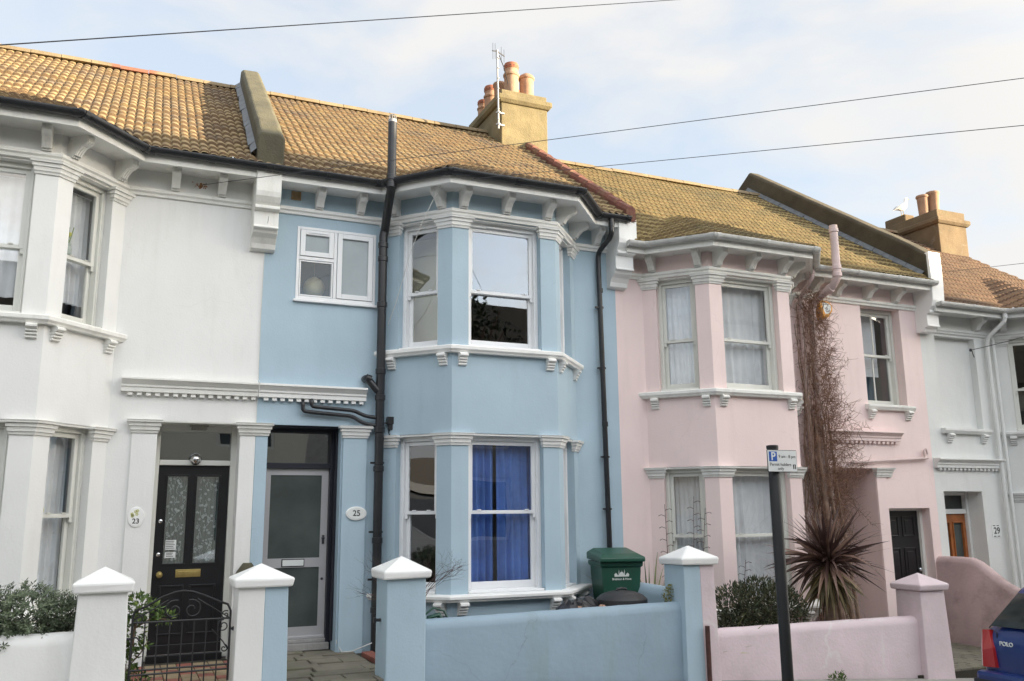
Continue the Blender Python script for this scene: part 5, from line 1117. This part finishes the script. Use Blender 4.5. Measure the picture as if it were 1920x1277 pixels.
for s_ in (-.2, .2): c.tube([bw(s_, .30, -.62), bw(s_, .37, -.60)], .014, 6)
c.build('handle', 'greenbin', wb)
for s_ in (-.24, .24):
    c = MB(); c.tube([bw(s_-.02, .22, -1.52), bw(s_+.02, .22, -1.52)], .10, 16); c.build('wheel', 'tyre', wb)
U = (ca, sa, 0); fz = lambda z_: -(.24+(.29-.24)*(z_+1.45)/.67)+.02-.006
text('Brighton & Hove', 'lettering', 'textwhite', bw(.0, fz(-.86)-.001, -.865), U, (0, -.075, 1), .036, wb, depth=.001, bold=.0006)
c = MB(); Z0 = -.835
def lg(pts): c.q(*[bw(p[0]*.72, fz(Z0+p[1]*.72)-.001, Z0+p[1]*.72) for p in pts])
lg([(-.13, 0), (.13, 0), (.13, .025), (-.13, .025)])
for (x, w_, hh, on) in ((-.105, .03, .05, 1), (-.05, .022, .10, 0), (0, .045, .085, 1), (.05, .022, .10, 0), (.105, .03, .05, 1)):
    if on: lg([(x+w_*math.cos(t), .022+hh*.7*math.sin(t)) for t in [math.pi*k/10 for k in range(11)]]); lg([(x-.004, .022+hh*.6), (x+.004, .022+hh*.6), (x, .022+hh*1.05)])
    else: lg([(x-w_*.3, .02), (x+w_*.3, .02), (x+w_*.25, hh*.8), (x, hh*1.25), (x-w_*.25, hh*.8)])
c.build('emblem', 'textwhite', wb)
db = thing('dustbin', 'ribbed metal dustbin with a domed black rubber lid', 'dustbin', (5.45, -1.35, -1.62))
c = MB(); prof = [(.21, -1.62), (.215, -1.6)]+[(.22+.045*i/20+(.006 if i % 2 else 0), -1.58+.62*i/20) for i in range(21)]+[(.275, -.955), (.275, -.935)]
c.lathe((5.45, -1.35, -.09), prof, 32); c.build('body', 'zinc', db, smooth=True)
c = MB(); c.lathe((5.45, -1.35, -.09), [(.29, -.955), (.30, -.945), (.30, -.90), (.285, -.885), (.24, -.85), (.16, -.82), (.08, -.808), (.0, -.805)], 32); c.build('lid', 'blacklid', db, smooth=True)
c = MB(); c.tube([(5.38, -1.35, -.905), (5.39, -1.35, -.88), (5.45, -1.35, -.872), (5.51, -1.35, -.88), (5.52, -1.35, -.905)], .014, 8); c.build('handle', 'blacklid', db)
bg_ = thing('rubbish_heap', 'black bags and brown paper lying behind the blue wall', 'rubbish', (4.9, -1.4, -1.3)); rnd = random.Random(12)
def blob(mb, c_, r, seed, n=10):
    rn = random.Random(seed); b = len(mb.v)
    for i in range(1, n):
        for k in range(2*n):
            t = math.pi*i/n; a = math.pi*k/n; q = 1+rn.uniform(-.10, .10); mb.v.append((c_[0]+r[0]*q*math.sin(t)*math.cos(a), c_[1]+r[1]*q*math.sin(t)*math.sin(a), c_[2]+r[2]*q*math.cos(t)))
    for i in range(n-2):
        for k in range(2*n): k2 = (k+1) % (2*n); mb.f.append((b+i*2*n+k, b+(i+1)*2*n+k, b+(i+1)*2*n+k2, b+i*2*n+k2)); mb.t.append(.5)
    mb.f.append(tuple(b+k for k in range(2*n))); mb.f.append(tuple(b+(n-2)*2*n+k for k in range(2*n))[::-1]); mb.t += [.5]*2
c = MB(); blob(c, (4.78, -1.4, -1.22), (.24, .2, .26), 1); blob(c, (4.98, -1.3, -1.2), (.2, .2, .25), 2); c.build('black_bag', mat('black_plastic_bag', (.015, .015, .017), .3, bump=.6, bscale=18), bg_)
c = MB(); blob(c, (5.1, -1.5, -1.14), (.06, .07, .12), 3, 7); c.build('paper', 'bagbrown', bg_); c = MB(); blob(c, (4.80, -1.52, -1.10), (.04, .04, .08), 5, 6); c.build('paper', 'bagbrown', bg_)
c = MB(); c.tube([(3.02, -1.3, -1.3), (3.04, -1.3, -1.06), (3.14, -1.3, -.985), (3.26, -1.3, -1.02), (3.32, -1.3, -1.12)], .012, 6); c.tube([(3.05, -1.3, -1.3), (3.1, -1.3, -1.08), (3.2, -1.3, -1.06), (3.3, -1.3, -1.2)], .03, 8); tag(c.build('garden_hose', 'greenbin', smooth=True), 'green looped hose just right of the all blue pier behind the wall', 'hose')

# ------------------------------------------------------------ parking sign
ps = thing('parking_sign', 'permit parking sign on a tall black post before the pink wall', 'parking sign', (6.17, -3.3, -1.86)); px_, py_ = 6.17, -3.3
c = MB(); c.tube([(px_, py_, -1.9), (px_, py_, .66), (px_, py_, .675)], [.058, .058, .05], 18); c.build('post', 'poleblack', ps, smooth=True)
c = MB(); c.tube([(px_-.002, py_, .64), (px_-.002, py_, .672)], .0615, 18); c.build('post_cap', 'poleblack', ps)
X0, X1, Z1, Z0_ = 6.025, 6.41, .622, .395; F = Fr((0, py_-.075), (1, py_-.075)); tilt = R(0)
c = MB(); c.box(X0, X1, 0, .008, Z0_, Z1, F=F); c.build('sign_back', 'textblack', ps, bevel=.004)
c = MB(); c.box(X0+.006, X1-.006, .008, .0095, Z0_+.006, Z1-.006, F=F); c.build('sign_plate', 'signwhite', ps)
for zz in (.45, .57): c = MB(); c.box(px_-.03, px_+.03, -.03, -.001, zz-.01, zz+.01, F=F); c.build('sign_clip', 'metal', ps)
yy = py_-.085
c = MB(); c.box(X0+.022, X0+.125, .0095, .0105, Z1-.118, Z1-.018, F=F); c.build('blue_square', 'signblue', ps)
text('P', 'letter', 'textwhite', (X0+.075, yy-.001, Z1-.070), (1, 0, 0), (0, 0, 1), .115, ps, depth=.0006, bold=.002)
text('9 am - 8 pm', 'lettering', 'textblack', (X0+.255, yy, Z1-.068), (1, 0, 0), (0, 0, 1), .045, ps, depth=.0006)
text('Permit holders', 'lettering', 'textblack', (X0+.165, yy, Z1-.150), (1, 0, 0), (0, 0, 1), .046, ps, depth=.0006)
text('only', 'lettering', 'textblack', (X0+.165, yy, Z1-.192), (1, 0, 0), (0, 0, 1), .046, ps, depth=.0006)
c = MB(); c.box(X1-.058, X1-.022, .0095, .0105, Z1-.195, Z1-.148, F=F); c.build('zone_box', 'textblack', ps)
text('J', 'letter', 'textwhite', (X1-.040, yy-.001, Z1-.172), (1, 0, 0), (0, 0, 1), .045, ps, depth=.0006, bold=.001)

# ------------------------------------------------------------ aerial, gull, wires
ae = thing('television_aerial', 'thin grey television aerial on a mast strapped to the chimney', 'aerial', (5.72, 2.92, 6.8))
c = MB(); c.tube([(5.72, 2.90, 6.78), (5.70, 2.90, 8.32)], .017, 10)
for k in range(7): c.tube([(5.715, 2.9, 6.95+.2*k), (5.715, 2.9, 6.965+.2*k)], .025, 10)
c.build('mast', 'metal', ae, smooth=True)
c = MB(); 
for zz in (6.85, 7.08): c.box(5.68, 5.84, -2.93, -2.90, zz, zz+.03); c.tube([(5.72, 2.90, zz), (5.72, 2.90, zz+.03)], .035, 8)
c.build('bracket', 'metal', ae)
c = MB(); c.tube([(5.58, 2.83, 8.24), (5.70, 2.90, 8.29), (5.88, 2.98, 8.27)], .011, 6); c.tube([(5.74, 2.9, 8.22), (5.86, 2.95, 8.02), (6.0, 3.1, 7.8)], .009, 5); c.build('boom', 'darkmetal', ae)
for (x, y_, zz, hh) in ((5.59, 2.835, 8.24, .16), (5.65, 2.87, 8.27, .15), (5.80, 2.94, 8.28, .14), (5.87, 2.975, 8.27, .13)): c = MB(); c.tube([(x, y_, zz-hh), (x, y_, zz+hh)], .004, 4); c.build('rod', 'darkmetal', ae)
gu = thing('seagull', 'white and grey seagull perched on the far chimney', 'seagull', (16.3, 3.55, 6.78))
def loft(mb, rings, n=12):
    b = len(mb.v); m_ = len(rings)
    for (c_, rx_, rz_, ty) in rings:
        for k in range(n):
            t = 2*math.pi*k/n; mb.v.append((c_[0]+rx_*math.sin(ty)*0, c_[1]+rx_*math.cos(t), c_[2]+rz_*math.sin(t))) if ty == 0 else mb.v.append((c_[0]+rz_*math.sin(t)*math.sin(ty), c_[1]+rx_*math.cos(t), c_[2]+rz_*math.sin(t)*math.cos(ty)))
    for i in range(m_-1):
        for k in range(n): k2 = (k+1) % n; mb.f.append((b+i*n+k, b+(i+1)*n+k, b+(i+1)*n+k2, b+i*n+k2)); mb.t.append(.5)
    mb.f.append(tuple(b+k for k in range(n))); mb.f.append(tuple(b+(m_-1)*n+k for k in range(n))[::-1]); mb.t += [.5]*2
gx, gy, gz = 16.30, 3.62, 6.90
c = MB(); loft(c, [((gx-.20, gy, gz+.02), .01, .01, 0), ((gx-.14, gy, gz+.035), .05, .04, -.2), ((gx-.04, gy, gz+.06), .075, .07, -.3), ((gx+.05, gy, gz+.10), .078, .08, -.4), ((gx+.11, gy, gz+.15), .065, .065, -.8), ((gx+.135, gy, gz+.21), .042, .042, -1.2), ((gx+.145, gy, gz+.26), .036, .036, -1.3), ((gx+.155, gy, gz+.30), .038, .038, -1.0), ((gx+.175, gy, gz+.325), .034, .032, -.5), ((gx+.20, gy, gz+.32), .018, .016, 0), ((gx+.21, gy, gz+.315), .008, .008, 0)], 14); c.build('body', 'gullwhite', gu, smooth=True)
for s_ in (-1, 1):
    c = MB(); loft(c, [((gx+.09, gy+s_*.055, gz+.13), .02, .035, -.5), ((gx+.02, gy+s_*.072, gz+.10), .014, .055, -.4), ((gx-.08, gy+s_*.066, gz+.065), .012, .05, -.35), ((gx-.18, gy+s_*.04, gz+.025), .01, .028, -.3), ((gx-.27, gy+s_*.015, gz-.03), .005, .008, -.2)], 10); c.build('wing', 'gullgrey', gu, smooth=True)
    c = MB(); c.tube([(gx+.0, gy+s_*.03, gz+.02), (gx+.01, gy+s_*.03, gz-.10)], .006, 5); c.tube([(gx, gy+s_*.03, gz-.10), (gx+.04, gy+s_*.03, gz-.105)], .008, 5); c.build('leg', 'beak', gu)
    c = MB(); c.lathe((gx+.19, gy+s_*.027, gz+.33), [(0, -.005), (.005, 0), (0, .005)], 8); c.build('eye', 'textblack', gu)
c = MB(); c.tube([(gx+.205, gy, gz+.317), (gx+.24, gy, gz+.313), (gx+.262, gy, gz+.300)], [.011, .009, .003], 8); c.build('beak', 'beak', gu)
WG = 'overhead cables'
def wire(name, label, a, b, sag=.15, r=.004, n=30):
    a, b = Vector(a), Vector(b); pts = [a+(b-a)*(i/n)+Vector((0, 0, -4*sag*(i/n)*(1-i/n))) for i in range(n+1)]; c = MB(); c.tube(pts, r, 5); return tag(c.build(name, 'wire'), label, 'cable', WG)
wire('overhead_cable', 'thin black cable crossing the sky at the top left', (-1.55, -6.31, 1.85), (7.93, -2.8, 6.68), .0, .0036)
wire('overhead_cable', 'black cable from the white wall past the blue chimney to the upper right', (.60, -.02, 3.90), (7.9, -6.95, 3.62), .0, .0036)
wire('overhead_cable', 'black cable from the blue bay eaves crossing above the pink roof', (3.67, -1.15, 4.03), (7.58, -7.22, 2.99), .0, .0036)
wire('overhead_cable', 'short cable running off the far brown roof at the right edge', (14.26, 1.0, 4.51), (10.0, -4.1, 2.9), .0, .0036)
wire('overhead_cable', 'cable hooked to the off-white wall at the far right', (13.44, -.03, 2.74), (12.3, -2.6, 2.62), .02, .006)
c = MB(); c.tube([(.60, 0, 3.90), (.60, -.05, 3.905)], .014, 8); 
for _ in range(60):
    a_, q_ = random.uniform(0, 6.28), abs(random.gauss(0, .032)); oval(c, .60+q_*1.2*math.cos(a_), 3.895+q_*.7*math.sin(a_)-.004, random.uniform(.004, .012), random.uniform(.004, .012), 0, .0015+random.uniform(0, .001), 7)
tag(c.build('wall_hook', 'rustmark'), 'rust stained cable hook on the white wall', 'hook')
c = MB(); c.tube([(13.44, 0, 2.74), (13.44, -.05, 2.74), (13.46, -.05, 2.66), (13.52, -.02, 2.62)], .008, 6); c.lathe((13.44, -.03, 2.74), [(0, -.03), (.022, -.02), (.022, .02), (0, .03)], 10); tag(c.build('wall_hook', 'darkmetal'), 'small dark cable hook on the off-white wall', 'hook')
c = MB(); c.tube([(2.40, .15, .3), (2.395, .1, -1.0), (2.40, .0, -1.45), (2.45, -.06, -1.555), (2.56, -.09, -1.55), (2.68, -.14, -1.50), (2.80, -.14, -1.46)], .007, 6); tag(c.build('white_cable', 'cable'), 'loose white cable along the foot of the blue pillar', 'cable')
c = MB(); c.tube([(1.36, -.36, 3.5), (1.375, -.03, 3.25), (1.37, -.012, 2.4), (1.375, -.012, 1.6), (1.372, -.155, 1.54), (1.372, -.155, 1.38), (1.374, -.012, 1.33), (1.374, -.012, .95)], .004, 5); tag(c.build('phone_cable', 'cable'), 'thin white cable down the joint between white and blue walls', 'cable')
# things on the window sills of number 23
def F23(u, v, z_): return f23[2](u, v, z_)
vs = thing('flower_vase', 'glass vase of yellow daffodils inside the upper right bay window of the white house', 'vase', F23(.42, -.24, 2.78)); o = Vector(F23(.42, -.235, 0))
c = MB(); c.lathe((o.x, o.y, 2.80), [(.035, 0), (.05, .02), (.045, .08), (.03, .11), (.04, .14)], 14); c.build('vase', mat('pale_glass', (.4, .45, .4), .3), vs, smooth=True)
c = MB(); rnd = random.Random(3); fl = MB()
for k in range(8):
    e = Vector((o.x+rnd.uniform(-.07, .07), o.y+rnd.uniform(-.03, .03), 3.10+rnd.uniform(-.06, .08))); c.tube([(o.x, o.y, 2.9), ((o.x+e.x)/2, o.y, 3.0), e], .006, 5); 
    if k % 2: blob(fl, tuple(e), (.022, .022, .028), k, 5)
c.build('stems', 'vase', vs); fl.build('flowers', 'yellowflower', vs)
o = Vector(F23(.36, -.235, 0)); c = MB(); c.lathe((o.x, o.y, .045), [(.045, 0), (.055, .03), (.045, .08), (.018, .12), (.025, .15), (.03, .18), (.0, .19)], 14); tag(c.build('yellow_jug', 'yellowflower', smooth=True), 'small yellow jug inside the lower right bay window of the white house', 'jug')

# ------------------------------------------------------------ the parked car (hatchback seen from its rear)
car = thing('parked_car', 'dark blue hatchback parked at the kerb with its rear towards us', 'car', (9.9, -4.8, -2.15))
def CX(x, y, z_): return (8.0+x, -4.8+y, -2.13-.0715*x+z_)       # x from the rear bumper forwards, y +towards the kerb
ST = [ # x, zfloor, zbelt, zroof, half width low, half width belt, half width roof
    (.03, .38, .72, .78, .66, .70, .66), (.06, .30, .86, .90, .76, .78, .62), (.14, .26, .92, 1.02, .80, .81, .60), (.28, .24, .93, 1.27, .81, .815, .56), (.45, .22, .93, 1.46, .815, .82, .57), (.75, .22, .92, 1.48, .82, .825, .57), (1.3, .22, .91, 1.48, .82, .825, .58), (2.0, .22, .90, 1.43, .82, .825, .57), (2.45, .22, .90, 1.33, .82, .82, .54), (2.8, .22, .90, 1.10, .82, .81, .56), (2.98, .24, .90, .93, .82, .81, .6), (3.3, .26, .84, .86, .81, .78, .6), (3.6, .30, .74, .77, .76, .70, .55), (3.7, .36, .60, .62, .68, .62, .5)]
def csec(s):
    x, zf, zb_, zr_, wl, wb2, wr = s
    half = [(wl*.9, zf), (wl, zf+.08), (wb2+.01, (zf+zb_)/2), (wb2, zb_), (wb2-.02, zb_+.015), (wr+.02, zr_-.03), (wr-.08, zr_), (0, zr_+.01)]
    return [CX(x, a, b) for a, b in half]+[CX(x, -a, b) for a, b in half[-2::-1]]
c = MB(); rs = [csec(s) for s in ST]; n_ = len(rs[0])
for r0_, r1_ in zip(rs, rs[1:]):
    for k in range(n_-1): c.q(r0_[k], r1_[k], r1_[k+1], r0_[k+1])
    c.q(r0_[0], r0_[-1], r1_[-1], r1_[0])
c.q(*rs[0]); c.q(*rs[-1][::-1]); body = c.build('body', 'carblue', car, weld=True, smooth=False, fixn=True)
for p in body.data.polygons: p.use_smooth = True
m_ = body.modifiers.new('sub', 'SUBSURF'); m_.levels = 2; m_.render_levels = 2
# rear window: a slightly raised glass on the sloping hatch
def hatch(y, t, off=.0):    # t 0 at the belt, 1 at the roof
    x = .115+(.40-.115)*t**1.1; zz = .95+.40*t; return CX(x-off-.02, y*(1-.27*t), zz+off*.6)
c = MB()
for i in range(6):
    for j in range(10):
        q = []
        for (a, b) in ((j, i), (j+1, i), (j+1, i+1), (j, i+1)): yy_ = -.69+1.38*a/10; q.append(hatch(yy_, .06+.84*b/6, .022+.014*(1-(yy_/.69)**2)))
        c.q(*q[::-1])
c.build('rear_window', 'carglass', car, weld=True, fixn=True)
for s_ in (1, -1):
    c = MB(); 
    pts = [(.02, .61, .60), (.03, .76, .59), (.09, .815, .60), (.11, .82, .80), (.13, .805, .94), (.09, .70, .95), (.03, .63, .78)]
    base = [CX(x-.02, s_*y, zz) for x, y, zz in pts]; bk_ = [CX(x+.08, s_*(y-.02), zz) for x, y, zz in pts]; nn = len(pts)
    cen = tuple(sum(p[k] for p in base)/nn-(.035 if k == 0 else 0)+(s_*.02 if k == 1 else 0) for k in range(3))
    for k in range(nn): c.q(base[k], base[(k+1) % nn], cen); c.q(base[k], bk_[k], bk_[(k+1) % nn], base[(k+1) % nn])
    c.build('tail_light', 'carred', car, fixn=True, bevel=.004)
    for (x, xr) in ((.62, 0), (3.0, 0)):
        wt_ = MB(); wt_.tube([CX(x, s_*.66, .29), CX(x, s_*.835, .29)], .29, 26); wo_ = wt_.build('wheel', 'tyre', car, bevel=.02); wt_ = MB(); wt_.tube([CX(x, s_*.80, .29), CX(x, s_*.842, .29)], .18, 20); wt_.build('hubcap', 'metal', wo_)
    sw = MB(); P_ = [(.50, .96), (.62, 1.30), (1.35, 1.36), (1.37, .95)]; Q_ = [(1.43, .95), (1.42, 1.36), (2.05, 1.33), (2.5, .96)]
    for poly in (P_, Q_):
        sw.q(*[CX(x, s_*(.825-(zz-.93)*.50+.018), zz) for x, zz in poly])
    sw.build('side_window', 'carglass', car, fixn=True)
    mb_ = MB(); mb_.box(0, .001, 0, .001, 0, .001) if False else None
    blob(mb_, CX(2.35, s_*.92, .98), (.06, .10, .07), 5, 6); mb_.build('wing_mirror', 'carblue', car, smooth=True)
def ybox(mb, x0, x1, y0, y1, z0, z1):
    v = [CX(x, y, zz) for zz in (z0, z1) for x, y in ((x0, y0), (x1, y0), (x1, y1), (x0, y1))]; b = len(mb.v); mb.v += v
    for f in ((0, 3, 2, 1), (4, 5, 6, 7), (0, 1, 5, 4), (1, 2, 6, 5), (2, 3, 7, 6), (3, 0, 4, 7)): mb.f.append(tuple(b+i for i in f)); mb.t.append(.5)
c = MB(); ybox(c, -.07, .12, -.80, .80, .30, .56); c.build('rear_bumper', 'carblue', car, bevel=.045)
c = MB(); ybox(c, -.082, .10, -.815, .815, .40, .48); c.build('bumper_strip', 'trimplastic', car, bevel=.015)
c = MB(); ybox(c, 0, .10, -.70, .70, .56, .93); 
c = MB(); ybox(c, -.012, .06, -.26, .26, .60, .72); c.build('plate_recess', 'trimplastic', car, bevel=.01)
c = MB(); ybox(c, -.088, -.07, -.26, .26, .335, .445) if False else ybox(c, -.016, -.010, -.25, .25, .605, .715); c.build('number_plate', 'yellow', car)
text('POLO', 'lettering', 'textwhite', CX(-.005, .46, .835), (0, -1, 0), (0, 0, 1), .055, car, depth=.004, bold=.001)
for s_ in (1, -1):
    c = MB(); c.tube([CX(.045, s_*.60, .57), CX(.075, s_*.615, .93), CX(.10, s_*.715, .965), CX(.40, s_*.535, 1.36)], .006, 6); c.build('panel_gap', 'trimplastic', car)
c = MB(); c.tube([CX(.09, .05, .97), CX(.2, -.25, 1.06)], .01, 6); c.build('wiper', 'trimplastic', car)
# kerbside interior clutter seen through the glass is left to the dark glass

# ------------------------------------------------------------ the terrace across the street (it shades the fronts and shows in the panes)
def opp(label, x0, x1, zr, m, chim, shade_stacks=False):
    t = thing('opposite_house', label, 'house', ((x0+x1)/2, -13.2, -2), 'houses across the street'); zb = -4.5; ze = zr-2.6
    F = Fr((x1, -13.2), (x0, -13.2)); W_ = x1-x0; c = MB(); hs = []
    for zz in (ze-5.0, ze-2.5):
        for u in (.9, W_-2.4): hs.append((u, u+1.5, zz, zz+1.7))
    panel(c, F, 0, W_, zb, ze, hs, .3); c.bxyz(x0, x1, -21.0, -20.8, zb, ze).bxyz(x0, x0+.2, -20.8, -13.5, zb, ze).bxyz(x1-.2, x1, -20.8, -13.5, zb, ze); c.build('wall', m, t)
    c = MB(); b = 0; 
    for y0, y1, za, zc in ((-12.9, -17.0, ze-.1, zr), (-17.0, -21.2, zr, ze-.1)):
        c.q((x0, y0, za), (x1, y0, za), (x1, y1, zc), (x0, y1, zc)); c.q((x0, y0, za-.15), (x0, y1, zc-.15), (x1, y1, zc-.15), (x1, y0, za-.15))
    c.q((x0, -12.9, ze-.25), (x1, -12.9, ze-.25), (x1, -12.9, ze-.1), (x0, -12.9, ze-.1))
    c.build('roof', 'parapetdark', t)
    for hh in hs:
        w2 = MB(); w2.box(hh[0], hh[1], -.2, -.12, hh[2], hh[2]+.08, F=F).box(hh[0], hh[1], -.2, -.12, hh[3]-.08, hh[3], F=F).box(hh[0], hh[0]+.08, -.2, -.12, hh[2]+.08, hh[3]-.08, F=F).box(hh[1]-.08, hh[1], -.2, -.12, hh[2]+.08, hh[3]-.08, F=F); wo_ = w2.build('window', 'sashpaint', t); w2 = MB(); w2.box(hh[0]+.07, hh[1]-.07, -.18, -.17, hh[2]+.07, hh[3]-.07, F=F); w2.build('pane', 'carglass', wo_)
    if shade_stacks:
        for xa, xb in ((x0+2.2, x0+3.3), (x0+3.9, x0+4.9)): c = MB(); c.bxyz(xa, xb, -17.6, -16.4, zr-1, zr+.85); c.build('chimney', m, t)  # unseen pair of stacks added to throw shade on the lower roofs
    if chim: 
        c = MB(); c.bxyz(x0-.7, x0+.7, -18.2, -15.8, zr-1, zr+1.0); co = c.build('chimney', m, t)
        for k in range(3): c = MB(); c.lathe((x0, -16.3-.6*k, zr+1.0), [(.15, 0), (.14, .5)], 10); c.build('chimney_pot', 'pot', co)
cols = ['cream', 'brick brown', 'cream', 'brick brown']
xs = -14; k = 0
for w_ in (6.2, 6.2, 6.2, 6.2, 6.2, 6.2, 6.2, 6.2, 2.2, 5.2, 6.2, 6.2, 6.2):
    zr = 6.9 if xs < 16 else 8.45-.055*(xs-23)-(1.05 if k == 9 else 0)  # unseen roofline shaped for the light; the low house lets sun through
    opp(f'{["cream rendered", "grey rendered"][k % 2]} house across the street behind the viewer', xs, xs+w_, zr, ['opp', 'oppbrick'][k % 2], k in (2, 11), k == 7); xs += w_; k += 1
def tree(label, x, y, h, rad, seed):
    rnd = random.Random(seed); t = thing('broadleaf_tree', label, 'tree', (x, y, -2.3), 'trees across the street'); c = MB()
    c.tube([(x, y, -2.5), (x+.1, y, 0), (x, y, h-rad*1.2)], [.2, .16, .1], 8)
    for k in range(10):
        a = rnd.uniform(0, 6.28); c.tube([(x, y, h-rad*2+rnd.uniform(0, 1)), (x+rad*.7*math.cos(a), y+rad*.7*math.sin(a), h-rad*.6+rnd.uniform(-.8, .6))], [.07, .02], 5)
    c.build('trunk', 'bark', t); lf = MB()
    for k in range(16):
        a = rnd.uniform(0, 6.28); q = rnd.uniform(.1, .75); leafcloud(lf, rnd, (x+rad*q*math.cos(a), y+rad*q*math.sin(a), h-rad+rnd.uniform(-.8, .8)*rad*.8), (rad*.42, rad*.42, rad*.36), 170, .16, .11, .5, .2)
    lf.build('crown', 'treeleaf', t, tint=True)
tree('dark bushy tree across the street seen mirrored in the blue bay window', 8.3, -12.7, 6.0, 1.7, 3)
tree('second dark tree across the street further along', 13.5, -12.6, 5.6, 1.5, 6)
